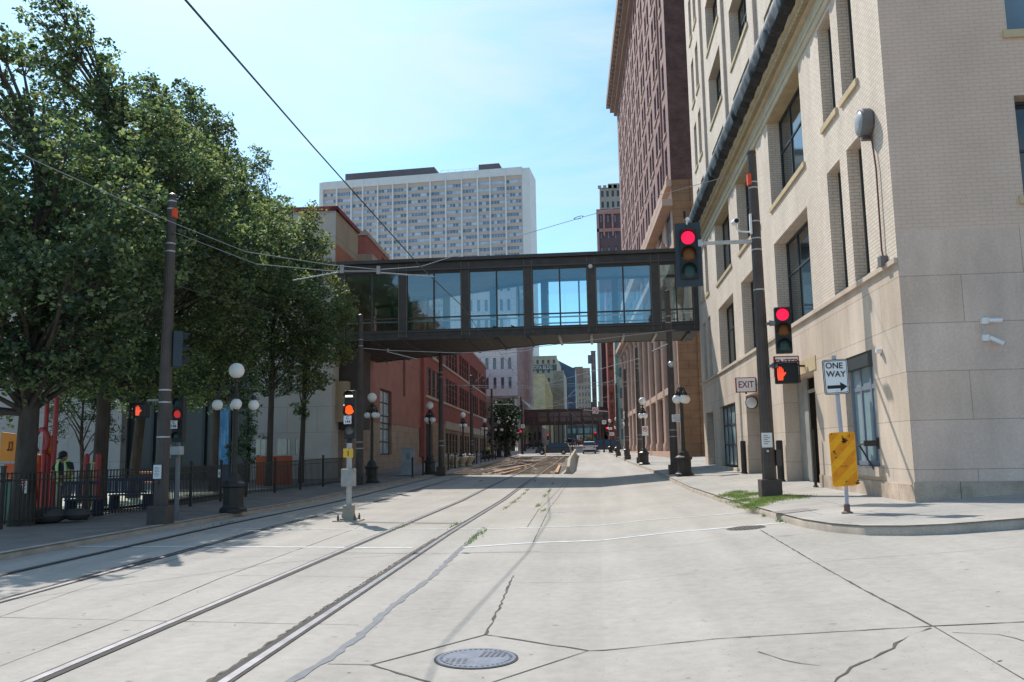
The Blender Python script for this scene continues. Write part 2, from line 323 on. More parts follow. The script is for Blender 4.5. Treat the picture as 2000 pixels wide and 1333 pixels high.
# cracks, joints
G=lambda *a:[gp(x,y) for x,y in a]
for nm,pts,w,j in [('j',[(1002,1125),(985,1165),(962,1215),(948,1241)],.03,.012),('j',[(640,1298),(725,1300),(948,1241)],.022,.004),('j',[(725,1300),(838,1335)],.03,.008),
    ('j',[(948,1241),(1150,1272)],.032,.01),('j',[(1150,1272),(960,1335)],.014,.002),('j',[(1150,1272),(1400,1249),(1822,1224),(2040,1214)],.022,.005),
    ('j',[(1485,1036),(1600,1104),(1700,1160),(1822,1224)],.026,.006),('j',[(1822,1224),(2010,1335)],.014,.004),('j',[(1815,1228),(1772,1242),(1745,1268),(1700,1287),(1650,1316),(1622,1336)],.02,.03),
    ('j',[(1000,1140),(1590,1099),(2040,1066)],.009,.002),('j',[(-30,1206),(235,1212),(700,1222)],.012,.004),('j',[(-40,1318),(235,1212),(430,1130),(700,1031)],.014,.003),
    ('j',[(0,1206),(160,1150),(400,1075),(640,1012)],.012,.003),('j',[(1040,1062),(1075,990),(1112,940)],.022,.004),('j',[(1030,1030),(1052,996),(1108,938)],.02,.006),('j',[(1070,1000),(1300,990)],.01,.002),
    ('j',[(300,1122),(700,1128),(950,1138)],.008,.002),('j',[(1480,1274),(1530,1292),(1600,1302)],.008,.012),('j',[(1860,1236),(1950,1240),(2010,1256)],.008,.01)]:
    strip('pavement_crack' if j>.009 else 'pavement_joint',G(*pts),w*.75,CRK,.004,j,seg=.12 if j>.004 else .35,wvar=.5)
strip('tar_seal',G((560,1338),(600,1312),(640,1290),(700,1245),(760,1190),(840,1130),(905,1068),(945,1030)),.085,TAR,.0045,.018,seg=.13,wvar=.35)
strip('broken_edge',[(p[0]-.125,p[1]) for p in [(-2.80,3),(-2.88,6.4),(-3.06,12),(-3.2,17)]],.022,M('broken concrete',(.16,.13,.11),.95,.5,9,.5),.006,.014,seg=.07,wvar=.8)
strip('broken_edge',[(p[0]-.14,p[1]) for p in [(-7.05,5),(-7.25,9.7),(-7.5,14)]],.05,M('broken concrete',(.16,.12,.10)),.006,.02,seg=.12,wvar=.6)
for pts,w in [([(1000,1033),(1250,1018),(1443,1003)],.10),([(905,1070),(1040,1061),(1300,1042),(1530,1022)],.13),([(440,1033),(700,1035),(985,1034)],.10),([(130,1068),(470,1069),(805,1071)],.12)]:
    strip('crosswalk_line',G(*pts),w,WPAINT,.0055,.008,seg=.15,wvar=.2)
strip('blue_mark',G((1070,1001),(1105,1001)),.16,M('faded blue paint',(.38,.47,.6),.8,.15,5),.005,0)
random.seed(9);vs=[];fs=[]
for _ in range(170):
    x=random.uniform(-6,9);y=random.uniform(4.5,15);l=random.uniform(.01,.05);h=random.uniform(.004,.010);a=random.gauss(0,.5);k=len(vs);c_,s_=math.cos(a),math.sin(a)
    if x>3.6 and y>12.5: continue
    for u,v in((-l,0),(0,-h),(l,0),(0,h)):
        X_=x+u*c_-v*s_;Y_=y+u*s_+v*c_;vs.append((X_,Y_,H(X_,Y_)+.0042))
    fs.append((k,k+1,k+2,k+3))
mb=MB();mb.add(vs,fs);mb.build('pavement_chips',M('chip grey',(.2,.18,.165),.9,.3,5),kind='structure')
# trench drain slots beside the signal
strip('trench_drain',G((700,1020),(790,1022)),.22,M('drain grate',(.22,.2,.18),.8,.5,30),.006)
strip('trench_drain',G((805,1022),(905,1023)),.22,M('drain grate',(.22,.2,.18)),.006)
# manhole
c=gp(930,1288);t=thing('manhole_cover','round grey iron manhole cover inside the diamond joint in the foreground','manhole cover',(c.x,c.y,H(c.x,c.y)))
MH=M('cast iron pale',(.17,.19,.235),.6,.25,8)
MB().lathe([(.35,0),(.35,.006)],n=48).build('rim_ring',GROOVE,t);MB().lathe([(.33,.002),(.33,.009)],n=48).build('cover_plate',MH,t)
mb=MB()
for i in range(5):
    for j in range(5):
        x=.02+i*.045;y=.03+j*.04
        if math.hypot(x+.02,y)<.28: mb.box(x+.015*j*.3,x+.03+.015*j*.3,y,y+.014,.0085,.0105)
for i in range(4):
    for j in range(4):
        x=-.24+i*.05;y=-.06-j*.045
        if math.hypot(x,y)<.29: mb.box(x,x+.03,y,y+.013,.0085,.0105)
mb.build('vent_slots',GROOVE,t);mb=MB()
for a in lin(0,6.28,40)[:-1]: mb.box(.29*math.cos(a)-.012,.29*math.cos(a)+.012,.29*math.sin(a)-.006,.29*math.sin(a)+.006,.0085,.013)
mb.build('raised_border',MH,t)
c=gp(1457,1032);t=thing('storm_drain','dark round storm drain grate by the white crosswalk line','drain',(c.x,c.y,H(c.x,c.y)));t.rotation_euler=(0,-.08,0)
MB().lathe([(.36,0),(.36,.006)],n=32).build('drain_ring',M('drain iron',(.14,.11,.10),.8,.3,10),t);mb=MB()
for i in range(9):
    x=-.28+i*.07;h=math.sqrt(max(.01,.31**2-x*x));mb.box(x-.016,x+.016,-h,h,.005,.012)
mb.build('grate_slot',GROOVE,t)
# sidewalks
KR=[(60,12.2),(20,12.6),(8,12.8),(6,12.95),(5,13.05),(4.5,13.3),(4.05,13.75),(3.75,14.5),(3.55,15.6),(3.45,17.5),(3.25,22.4),(3.1,30),(3.0,41),(2.8,50),(2.6,60),(2.25,80),(1.9,100),(1.6,112)]
IR=[(60,17),(20,17),(8,17),(7,17),(6.5,17),(6.3,17),(6.2,17.2),(6.1,17.4),(6.1,17.6),(6.3,18.5),(6.3,23),(6.3,30),(6.3,41),(6.4,50),(9,60),(9,80),(9,100),(9,112)]
def walk(name,K,I,h,kname,lift):
    def dens(P):
        Q=[]
        for a,b in zip(P,P[1:]):
            for i in range(6):Q.append((a[0]+(b[0]-a[0])*i/6,a[1]+(b[1]-a[1])*i/6))
        Q.append(P[-1]);return Q
    K=dens(K);I=dens(I);n=14;mb=MB()
    vs=[]
    for k,i in zip(K,I):
        for s in range(n+1):
            x=k[0]+(i[0]-k[0])*s/n;y=k[1]+(i[1]-k[1])*s/n;vs.append((x,y,H(x,y)+h))
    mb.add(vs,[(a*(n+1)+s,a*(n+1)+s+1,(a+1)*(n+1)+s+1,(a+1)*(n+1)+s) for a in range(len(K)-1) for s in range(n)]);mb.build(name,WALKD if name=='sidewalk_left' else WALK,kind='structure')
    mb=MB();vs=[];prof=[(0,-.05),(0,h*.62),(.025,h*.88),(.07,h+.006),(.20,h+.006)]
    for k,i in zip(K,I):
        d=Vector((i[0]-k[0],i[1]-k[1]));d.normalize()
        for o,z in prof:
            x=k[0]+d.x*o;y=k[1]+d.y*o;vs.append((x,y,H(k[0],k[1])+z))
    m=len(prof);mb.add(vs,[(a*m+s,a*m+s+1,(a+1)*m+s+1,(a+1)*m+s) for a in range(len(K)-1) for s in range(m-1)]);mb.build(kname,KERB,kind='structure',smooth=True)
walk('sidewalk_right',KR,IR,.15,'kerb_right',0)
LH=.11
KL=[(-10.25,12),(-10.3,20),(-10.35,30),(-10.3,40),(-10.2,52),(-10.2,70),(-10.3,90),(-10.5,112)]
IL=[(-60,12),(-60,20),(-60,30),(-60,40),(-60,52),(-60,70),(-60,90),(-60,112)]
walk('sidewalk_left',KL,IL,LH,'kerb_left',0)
# playground ground sunlit strip
mb=MB();mb.quad((-34,16,.16),(-15.2,16,.16),(-15.0,40,.22),(-34,40,.22));mb.build('playground_ground',M('play surface',(.42,.46,.36),.9,.3,1),kind='structure')
# concrete jersey barrier
a=gp(1110,926);bb=gp(1124,890.5)
d=Vector((bb.x-a.x,bb.y-a.y,0));L_=d.length;ang=math.atan2(d.y,d.x)
t=thing('jersey_barrier','long concrete barrier dividing the exposed tracks from the car lane','barrier',(a.x,a.y,H(a.x,a.y)-.02),ang)
JM=M('barrier concrete',(.42,.37,.29),.9,.2,1.5,.2,fine=.1);mb=MB();n=10
prof=[(-.3,0),(-.3,.08),(-.14,.33),(-.09,.85),(.09,.85),(.14,.33),(.3,.08),(.3,0)]
for i in range(n+1):
    s=i/n;x=L_*s;hh=.55 if i==0 else 1;zz=H(a.x+d.x*s,a.y+d.y*s)-H(a.x,a.y);mb.add([(x,p[0],p[1]*hh*(1.0)+zz) for p in prof],[])
mb.f=[];mb.m=[]
k=len(prof)
for i in range(n):
    for j in range(k-1): mb.f.append((i*k+j,i*k+j+1,(i+1)*k+j+1,(i+1)*k+j));mb.m.append(0)
mb.f.append(tuple(range(k)));mb.m.append(0);mb.f.append(tuple(range(n*k,n*k+k)));mb.m.append(0);mb.build('barrier_body',JM,t)

# ------------------------------------------------------------------ windows
WC={}
def window(parent,loc,rot,w,h,nx=1,nz=1,fr=.06,fm=FRM,gm=GL,zs=None,label=None,pane=True,sill=None):
    if fm.name=='tower window frame' or fm.name=='apartment frame': sill=SAND
    """window part with glass pane; local x along wall, -y outward"""
    key=(round(w,2),round(h,2),nx,nz,fr,fm.name,gm.name,tuple(zs or()),bool(sill))
    if key not in WC:
        mb=MB();mb.box(-w/2,-w/2+fr,0,.07,0,h);mb.box(w/2-fr,w/2,0,.07,0,h);mb.box(-w/2+fr,w/2-fr,0,.07,0,fr);mb.box(-w/2+fr,w/2-fr,0,.07,h-fr,h)
        for i in range(1,nx): x=-w/2+w*i/nx;mb.box(x-fr*.45,x+fr*.45,.008,.062,fr,h-fr)
        for z in (zs or [h*j/nz for j in range(1,nz)]): mb.box(-w/2+fr,w/2-fr,.012,.058,z-fr*.45,z+fr*.45)
        sill and mb.mat(1).box(-w/2-.15,w/2+.15,-.24,-.10,-.22,0).mat(0);a=mb.mesh('window',[fm,sill] if sill else fm);g=MB();g.quad((-w/2+.01,.04,.01),(w/2-.01,.04,.01),(w/2-.01,.04,h-.01),(-w/2+.01,.04,h-.01));WC[key]=(a,g.mesh('pane',gm))
    a,g=WC[key];o=bpy.data.objects.new('window',a);C.objects.link(o);o.parent=parent;o.location=loc;o.rotation_euler=(0,0,rot)
    if label:o['label']=label
    if pane:
        p=bpy.data.objects.new('pane',g);C.objects.link(p);p.parent=o
    return o
# ------------------------------------------------------------------ RIGHT STONE BUILDING
X0=5.92;Y0=16.73;Y1=48.1
t=thing('stone_office_building','cream brick and limestone corner building on the right, black tarp over its cornice','building',(X0,Y0,.3))
SB=t
zb=.3
def PL(u,w,z): return (-w,u-Y0,z-zb)      # left facade: u=Y world, w outward (-X)
def PR(u,w,z): return (u-X0,-w,z-zb)      # side facade: u=X world, outward -Y
pairs=[(18.37,19.42),(19.97,21.1)];bays=[(23.2,27.6),(29.65,34.05),(36.1,40.5)];pairB=[(43.4,44.5),(45.35,46.45)]
low=[(a,b_,5.38,8.48) for a,b_ in pairs+pairB]+[(a,b_,5.38,8.28) for a,b_ in bays]
up=[(a,b_,9.72,12.3) for a,b_ in pairs+pairB]+[(a,b_,9.52,12.42) for a,b_ in bays]
hi=[]
for k in range(4):
    z=13.45+3.75*k
    hi+=[(a,b_,z,z+2.5) for a,b_ in pairs+pairB]+[(a+.25,b_-.45,z,z+2.45) for a,b_ in bays]
gr=[(18.65,20.8,1.25,3.76),(23.6,27.55,.0,3.76),(30.1,34.35,.0,3.74),(37.0,41.6,.85,3.66),(44.1,46.9,.0,3.6)]
MB().wall(PL,Y0,Y1,-.5,5.3,gr,.55).build('limestone_base_wall',ASH,t);MB().wall(PR,X0,40,-.5,5.85,[],.4).build('side_limestone_wall',ASHS,t)
mb=MB().wall(PL,Y0,Y1,5.3,12.45,low+up,.55);mb.build('brick_wall',BRK,t)
mb=MB().wall(PL,Y0,Y1,13.0,30,[h for h in hi],.6);mb.build('upper_brick_wall',BRK,t)
sw=[]
for i in range(6):
    x=8.36+i*3.2;sw+=[(x,x+1.6,6.45,8.5),(x,x+1.6,9.85,12.3),(x,x+1.6,13.5,16)]
mb=MB().wall(PR,X0,40,5.85,30,sw,.4);mb.build('side_brick_wall',M('shade brick',(.72,.52,.41),.85,.09,.5,.25,brick=(.23,.078,.007,(.70,.50,.38),(.56,.41,.32))),t)  # cream brick copy, reddened to warm the shaded side wall
for a,b_,c_,d_ in sw:
    window(t,PR((a+b_)/2,-.34,c_),0,b_-a,d_-c_,1,2,gm=GLB if c_>9 else GL)
    MB().box(a-.1-X0,b_+.1-X0,-.06,.3,c_-zb-.16,c_-zb).build('sill',TERRA,t)
MB().box(0.01,34,.6,12,5.0,5.1).build('floor_slab',FRM,t)
mb=MB();mb.quad(PL(Y1,0,-.5),(12,Y1-Y0,-.8),(12,Y1-Y0,30),PL(Y1,0,30));mb.build('rear_wall',BRK,t)
MB().box(0,34,0,Y1-Y0,29.6,29.7).build('roof',FRM,t)
# belt course, cornice, tarp
mb=MB().box(-.07,.0,-.0,Y1-Y0,5.23-zb,5.33-zb);mb.build('belt_course',ASH,t)
mb=MB().box(-.05,.0,0,Y1-Y0,12.42-zb,12.62-zb).box(-.09,0,0,Y1-Y0,12.62-zb,12.7-zb).box(-.03,0,0,Y1-Y0,12.7-zb,13.1-zb).box(-.16,0,0,Y1-Y0,13.1-zb,13.22-zb).box(-.24,0,-.1,Y1-Y0+.1,13.22-zb,13.4-zb).box(-.34,0,-.15,Y1-Y0+.15,13.4-zb,13.5-zb)
mb.build('cornice',M('cornice stone',(.60,.50,.35),.8,.12,2),t)
mb=MB();k=int((Y1-Y0)/.22);P_=[(-.15,0.0)]
for i in range(k): P_+=[(-.15,i*.22),(-.30,i*.22),(-.30,i*.22+.11),(-.15,i*.22+.11)]
P_+=[(-.15,Y1-Y0),(-.1,Y1-Y0),(-.1,0)];nq=len(P_);mb.add([(x,y,z) for z in(13.1-zb,13.22-zb) for x,y in P_],[(i,(i+1)%nq,nq+(i+1)%nq,nq+i) for i in range(nq)]);mb.build('dentil_moulding',TERRA,t)
# wrinkled tarp
mb=MB();n=190;pr=[(0,13.46),(-.45,13.46),(-.64,13.55),(-.72,13.85),(-.64,14.2),(-.45,14.6),(0,14.8)];vs=[]
for i in range(n+1):
    y=-.3+(Y1-Y0+.5)*i/n
    for a,z in pr:
        j=random.uniform(-.028,.028) if a<0 else 0;sag=.05*math.sin(i*.9)+.03*math.sin(i*2.3);vs.append((a+j+(sag*.5 if a<0 else 0),y,z-zb+j*.8+(sag if a<-.3 else 0)))
m_=len(pr);mb.add(vs,[(i*m_+j,i*m_+j+1,(i+1)*m_+j+1,(i+1)*m_+j) for i in range(n) for j in range(m_-1)]+[tuple(range(m_)),tuple(range(n*m_,n*m_+m_))]);mb.build('tarp_cover',TARP,t,smooth=True)
for a,b_,c_,d_ in low+up+hi:
    big=(b_-a)>2
    if not big and c_>13 and a<30: continue
    zs=[(d_-c_)*.62] if big else [(d_-c_)*.5]
    o=window(t,PL((a+b_)/2,-.38 if big else -.27,c_),-math.pi/2,b_-a,d_-c_,3 if big else 1,1,.07,gm=GL,zs=zs)
    if c_>9: MB().box(-.06,.3,a-.12-Y0,b_+.12-Y0,c_-zb-.15,c_-zb).build('sill',TERRA,t)
    if big and 9<c_<13: MB().box(-.012,.5,a-.2-Y0,b_+.2-Y0,d_-zb-.001,d_-zb+.03).build('lintel',TERRA,t)
for y in (28.35,34.95,41.6):
    MB().box(-.12,0,y-.09-Y0,y+.09-Y0,14.4-zb,29-zb).build('pilaster_strip',M('rib pinkish',(.55,.45,.38),.8,.1,2),t)
# ground floor openings
def gw(a,b_,c_,d_,nx,zs,gm,fm,fr):window(t,PL((a+b_)/2,-.14,c_),-math.pi/2,b_-a,d_-c_,nx,1,fr,fm=fm,gm=gm,zs=zs,label='blue grey ground floor window with transom')
gw(18.65,20.8,1.25,3.76,3,[1.75],GLC,FRMB,.11);gw(37.0,41.6,.85,3.66,4,[1.9,1.0],GLC,FRM,.09)
MB().box(-.10,.35,18.45-Y0,21.0-Y0,1.05-zb,1.25-zb).build('sill',ASH,t);MB().box(-.10,.35,36.8-Y0,41.8-Y0,.68-zb,.85-zb).build('sill',ASH,t)
MB().box(.02,.5,18.66-Y0,20.79-Y0,3.45-zb,3.75-zb).build('shutter_box',FRM,t)
# parking entrance interior
mb=MB();INT=M('garage interior',(.20,.18,.155),.9,.2,1)
mb.quad((.56,23.2-Y0,-.3),(4.5,23.2-Y0,-.3),(4.5,23.2-Y0,4),(.56,23.2-Y0,4));mb.quad((.56,27.9-Y0,-.3),(4.5,27.9-Y0,-.3),(4.5,27.9-Y0,4),(.56,27.9-Y0,4));mb.quad((4.5,23.2-Y0,-.3),(4.5,27.9-Y0,-.3),(4.5,27.9-Y0,4),(4.5,23.2-Y0,4))
mb.quad((.56,29.8-Y0,-.3),(4.5,29.8-Y0,-.3),(4.5,29.8-Y0,4),(.56,29.8-Y0,4));mb.quad((.56,34.6-Y0,-.3),(4.5,34.6-Y0,-.3),(4.5,34.6-Y0,4),(.56,34.6-Y0,4));mb.quad((4.5,29.8-Y0,-.3),(4.5,34.6-Y0,-.3),(4.5,34.6-Y0,4),(4.5,29.8-Y0,4))
mb.quad((.56,23-Y0,3.6),(5,23-Y0,3.6),(5,35-Y0,3.6),(.56,35-Y0,3.6));mb.quad((.4,16.9-Y0,5.15),(6,16.9-Y0,5.15),(6,48-Y0,5.15),(.4,48-Y0,5.15));mb.build('garage_interior',INT,t)
MB().box(.45,.5,26.3-Y0,27.5-Y0,.2,3.45).box(.45,.5,24.9-Y0,25.0-Y0,.2,3.45).box(.46,.5,23.6-Y0,27.5-Y0,3.0,3.1).build('entrance_door',M('door grey',(.33,.31,.28),.6,.2,2),t)
MB().box(.35,.4,44.1-Y0,46.9-Y0,-.2,3.3).build('side_door',M('door brown',(.16,.14,.12),.6,.2,2),t)
MB().box(-.02,.0,23.3-Y0,27.8-Y0,3.77-zb,4.15-zb).build('entrance_header',TERRA,t)
# dark foot staining of stone: separate plinth course
MB().box(-.035,0,Y0-Y0,23.55-Y0,.3-zb,.95-zb).box(-.035,34,-.035,0,.3-zb,1.0-zb).build('plinth_course',M('stained plinth',(.52,.40,.31),.9,.35,1.4,.3,fine=.12,brick=(1.6,2,.01,(.47,.36,.28),(.2,.17,.15))),t)
# wall mounted things
def onwall(name,label,cat,px,py): p=atx(px,py,X0-.001);return thing(name,label,cat,(X0,p.y,p.z)),p
fl,p=onwall('wall_floodlight','round grey floodlight mounted high on the brick wall near the building corner','wall light',1700,240)
MB().lathe([(.27,0),(.30,.04),(.30,.2),(.27,.24)],n=28).build('light_housing',M('fixture grey',(.16,.15,.15),.5,.15,4),fl).rotation_euler=(0,-math.pi/2,0)
o=MB().lathe([(.24,.241),(.2,.27),(.1,.285),(.01,.29)],n=28).build('lens',M('frosted lens',(.36,.36,.37),.4,.2,5),fl,smooth=True);o.rotation_euler=(0,-math.pi/2,0)
MB().box(-.2,0,-.06,.06,-.38,-.24).build('bracket',BRN,fl)
p1=atx(1706,262,X0);p2=atx(1716,330,X0);p3=atx(1727,488,X0);p4=atx(1731,507,X0);p5=atx(1716,528,X0);p6=atx(1690,546,X0)
cd=thing('wall_conduit','thin dark conduit running down from the floodlight to a small junction box','conduit',(X0,p3.y,p3.z))
off=Vector((X0,p3.y,p3.z));dx=Vector((-.05,0,0))
MB().tube([q+dx-off for q in(p1,p2,p3,p4,p5,p6)],.018,6).build('pipe',M('conduit brown',(.14,.07,.06),.6,.1,3),cd)
q=p4-off;MB().box(-.14,0,q.y-.1,q.y+.1,q.z-.14,q.z+.06).build('junction_box',M('fixture grey',(.16,.15,.15)),cd)
def faceSign(name,label,txt,px0,px1,py0,py1,Y,sz):
    a=at(px0,py1,Y);b_=at(px1,py0,Y);w=b_.x-a.x;h=b_.z-a.z;s=thing(name,label,'sign',((a.x+b_.x)/2,Y,(a.z+b_.z)/2))
    MB().box(-w/2,w/2,-.0,.14,-h/2,h/2).build('sign_box',REDP,s);MB().box(-w/2+.03,w/2-.03,-.006,-.0005,-h/2+.03,h/2-.03).build('sign_face',WHT,s)
    text(txt,sz,REDP,s,(0,-.010,.09 if txt=='ENTER' else 0),sx=.82);MB().box(w/2,X0-s.location.x+.01,.05,.09,-.03,.03).box(-.03,.03,.03,.1,-h/2-.06,-h/2).build('bracket',BRN,s);return s
faceSign('exit_sign','white EXIT sign with dark red letters projecting over the garage door','EXIT',1438,1476,737,767,31.9,.34)
faceSign('enter_sign','white ENTER sign partly hidden behind the pedestrian signal','ENTER',1514,1560,695,736,24.4,.27)
ms=at(1468,787,34.0);m=thing('convex_mirror','round convex mirror beside the exit opening','mirror',ms);o=MB().lathe([(.22,0),(.22,.03),(.15,.07),(.01,.1)],n=24).build('mirror_dish',M('mirror face',(.75,.73,.68),.15,.1,2),m,smooth=True);o.rotation_euler=(math.pi/2,0,-.5)
MB().lathe([(.25,-.03),(.25,.02)],n=24).build('mirror_rim',BLK,m).rotation_euler=(math.pi/2,0,-.5);MB().box(0,X0-ms.x+.02,.0,.04,-.02,.02).build('arm',BLK,m)
for Yb,lb in((27.75,'black bollard at the near side of the wider garage entrance'),(34.55,'black bollard beside the exit opening under the round mirror'),(23.45,'slim dark post at the right edge of the entrance')):
    bo=thing('bollard',lb,'bollard',(X0-.17,Yb,H(X0,Yb)+.15));r=.11 if Yb>24 else .04
    MB().lathe([(r,0),(r,1.25 if r>.1 else 1.5),(r*.8,1.29 if r>.1 else 1.53)],n=16).build('post',BLK,bo,smooth=True);MB().lathe([(r+.03,0),(r+.03,.04)],n=16).build('base_flange',BRN,bo)
for (px,py,lb,tilt) in((1928,628,'white security camera mounted above another on the side wall',-.05),(1930,661,'white security camera angled down, lower one of the pair',-.6)):
    p=at(px,py,Y0);s=thing('security_camera',lb,'camera',(p.x,Y0,p.z),0,None);MB().box(-.13,-.01,-.1,0,-.06,.06).build('mount_box',WHT,s,bevel=.01)
    o=MB().cyl((-.02,-.12,0),(.2,-.17,tilt*.22),.04,.04,14).build('camera_body',WHT,s,smooth=True);MB().cyl((.2,-.17,tilt*.22),(.206,-.171,tilt*.226),.03,.03,12).build('lens',BKP,s)
p=at(1928,645,Y0);o=MB().cyl((p.x-.1,Y0-.06,p.z-.12),(p.x-.1,Y0-.06,p.z+.1),.012,n=8).build('camera_conduit',STL);tag(o,'short grey conduit joining the two wall cameras','conduit')
p=atx(1722,686,X0);s=thing('wall_sensor','small white sensor on the stone wall right of the blue window','sensor',(X0,p.y,p.z));MB().box(-.12,0,-.05,.05,-.05,.05).build('sensor_body',WHT,s,bevel=.02);MB().box(-.03,0,-.02,.02,-.11,-.05).build('bracket',STL,s)
# horizontal rail arm in front of blue window
p=atx(1716,866,X0);s=thing('hinged_gate_arm','dark steel gate arm fixed to the wall below the blue window','gate arm',(X0,p.y,p.z));e=at(1655,868,18.9)
MB().cyl((-.25,0,0),(-.25,1.7,-.02),.035,n=10).build('arm_tube',M('gate paint',(.12,.13,.15),.5,.1,2),s);MB().box(-.3,0,-.03,.03,-.06,.06).box(-.03,0,-.05,.05,-.12,.12).build('wall_plate',BLK,s)
MB().cyl((-.25,.5,-.03),(-.1,.1,-.55),.018,n=8).build('stay_rod',BLK,s)
# ------------------------------------------------------------------ SKYWAY
SY=48.;sk=thing('glass_skyway','large enclosed glass pedestrian skyway with dark steel frame spanning the street','skyway',(-5,SY,0))
def S(x,y,z):return (x+5,y-SY,z)
zt=at(1100,496,SY).z;zg1=at(1100,523,SY).z;zg0=at(1100,637,SY).z;zr=at(1100,612,SY).z;zbm=at(1100,654,SY).z
XL=at(655,600,SY).x-.6;XR=X0
front=[(XL,SY),(XR,SY)];back=[(XR,52.),(-2.9,52.),(-9.9,56.),(XL,59.6)]
plan=[(XL,SY),(XR,SY),(XR,52.),(-2.9,52.),(-9.9,56.),(XL,59.6)]
def slab(z0,z1,inset=0):return MB().prism([(x+5,y-SY) for x,y in plan],'z',z0,z1)
slab(zbm+.35,zbm+.55).build('floor_deck',SKYS,sk);slab(zbm-.01,zbm+.03).build('soffit',SKYS,sk);slab(zt-.25,zt-.1).build('roof_deck',SKYF,sk);slab(zg1+.16,zg1+.22).build('ceiling',CEIL,sk)
mb=MB().box(XL+5,XR+5,-.06,.12,zg1,zt-.22).box(XL+5-.1,XR+5,-.28,.14,zt-.20,zt).box(XL+5,XR+5,-.06,.14,zg0-.32,zg0-.02).box(XL+5,XR+5,-.03,.10,zbm-.02,zg0-.32);mb.build('front_fascia',SKYF,sk)
mb=MB().box(XL+5,XR+5,-.20,-.061,zg1+.10,zg1+.2).box(XL+5,XR+5,-.16,-.061,zg0-.12,zg0-.04).build('fascia_ledge',M('ledge',(.10,.09,.085),.5,.1,2),sk)
def seg(mb,a,b_,z0,z1,w):
    a=Vector((*a,0));b_=Vector((*b_,0));d=(b_-a).normalized();n=Vector((-d.y,d.x,0))*w/2
    P=[a-n,b_-n,b_+n,a+n];mb.add([S(p.x,p.y,z) for z in(z0,z1) for p in P],[(0,3,2,1),(4,5,6,7),(0,1,5,4),(1,2,6,5),(2,3,7,6),(3,0,4,7)])
mb=MB()
for a,b_ in zip(back,back[1:]): seg(mb,a,b_,zg1,zt,.16);seg(mb,a,b_,zbm-.04,zg0-.0,.16)
mb.build('rear_fascia',SKYF,sk)
cols=[at(x,585,SY).x for x in(667,787,909,1032,1156,1281)]+[XR-.05]
for i,x in enumerate(cols):
    MB().box(x-.23+5,x+.23+5,-.10,.2,zbm+.1,zt-.3).build('column',SKYF,sk)
    mb=MB().box(x-.245+5,x-.225+5,-.12,-.1,zbm+.1,zt-.25).box(x+.225+5,x+.245+5,-.12,-.1,zbm+.1,zt-.25);mb.build('column_edge',M('edge tan',(.32,.25,.18),.6,.1,2),sk)
for a,b_ in zip(cols,cols[1:]):
    m_=(a+b_)/2;w0=a+.23;w1=b_-.23
    f=MB().box(m_-.045+5,m_+.045+5,-.03,.08,zg0,zg1).box(w0+5,w0+.06+5,-.02,.07,zg0,zg1).box(w1-.06+5,w1+5,-.02,.07,zg0,zg1).box(w0+5,m_-.045+5,-.02,.07,zr-.04,zr+.04).box(m_+.045+5,w1+5,-.02,.07,zr-.04,zr+.04).box(w0+5,w1+5,-.02,.07,zg0,zg0+.05).box(w0+5,w1+5,-.02,.07,zg1-.06,zg1).build('window',SKYF,sk)
    MB().quad((w0+5,.03,zg0),(w1+5,.03,zg0),(w1+5,.03,zg1),(w0+5,.03,zg1)).build('pane',SGL,f)
BP=[]
for a,b_ in zip(back,back[1:]):
    a=Vector(a);b_=Vector(b_);n=max(2,round((b_-a).length/3.7))
    for i in range(n):
        p=a.lerp(b_,i/n);q=a.lerp(b_,(i+1)/n);mb=MB();seg(mb,p,p+(q-p).normalized()*.4,zbm,zt-.1,.3);mb.build('column',SKYF,sk)
        mb=MB();m_=p.lerp(q,.55);seg(mb,m_-(q-p).normalized()*.05,m_+(q-p).normalized()*.05,zg0,zg1,.1);seg(mb,p,q,zg0+.75,zg0+.83,.08);f=mb.build('window',SKYF,sk)
        MB().quad(S(p.x,p.y,zg0),S(q.x,q.y,zg0),S(q.x,q.y,zg1),S(p.x,p.y,zg1)).build('pane',SGL,f)
for x in lin(XL+1,XR-.6,11):
    yb=52 if x>-2.9 else 52+(-2.9-x)*.58
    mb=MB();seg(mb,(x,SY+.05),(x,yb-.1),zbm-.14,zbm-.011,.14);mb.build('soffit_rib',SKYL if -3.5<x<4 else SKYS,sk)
MB().box(XL+5+.3,XR+4.9,1.2,1.3,zg0+.7,zg0+.78).build('handrail',STL,sk)
for px,sg in ((1155,1),):
    p=at(1153,521,SY-.25);MB().ball((p.x+5,-.3,p.z),.13,12).box(p.x+5-.03,p.x+5+.03,-.3,-.05,p.z+.05,p.z+.12).build('dome_camera',WHT,sk,smooth=True)
# birds on ledge
for px,py in ((966,638),(1001,637)):
    p=at(px,py,SY-.14);o=MB().ball((0,0,.07),.07,8).cyl((.05,0,.1),(.16,0,.03),.03,.008,6).cyl((-.05,0,.1),(-.08,0,.17),.03,.03,6).build('pigeon',BLK,loc=(p.x,p.y-.0,zg0-.04),smooth=True);tag(o,'small dark pigeon perched on the skyway ledge','bird','pigeons on the skyway ledge')

# ------------------------------------------------------------------ generic facade buildings
def facade_building(name,label,cat,org,ang,segs):
    return thing(name,label,cat,org,ang)
# RIGHT TOWER (railroad building): brick over sandstone columned base
VT=-.0348
Yn=72.;xn=at(1333,880,Yn).x;TOW=thing('brick_tower','very tall dark red brick tower with sandstone columned base beyond the skyway','building',(xn,Yn,0),-math.pi/2-VT)
aT=TOW.rotation_euler.z
d_=Vector((math.sin(0),1));
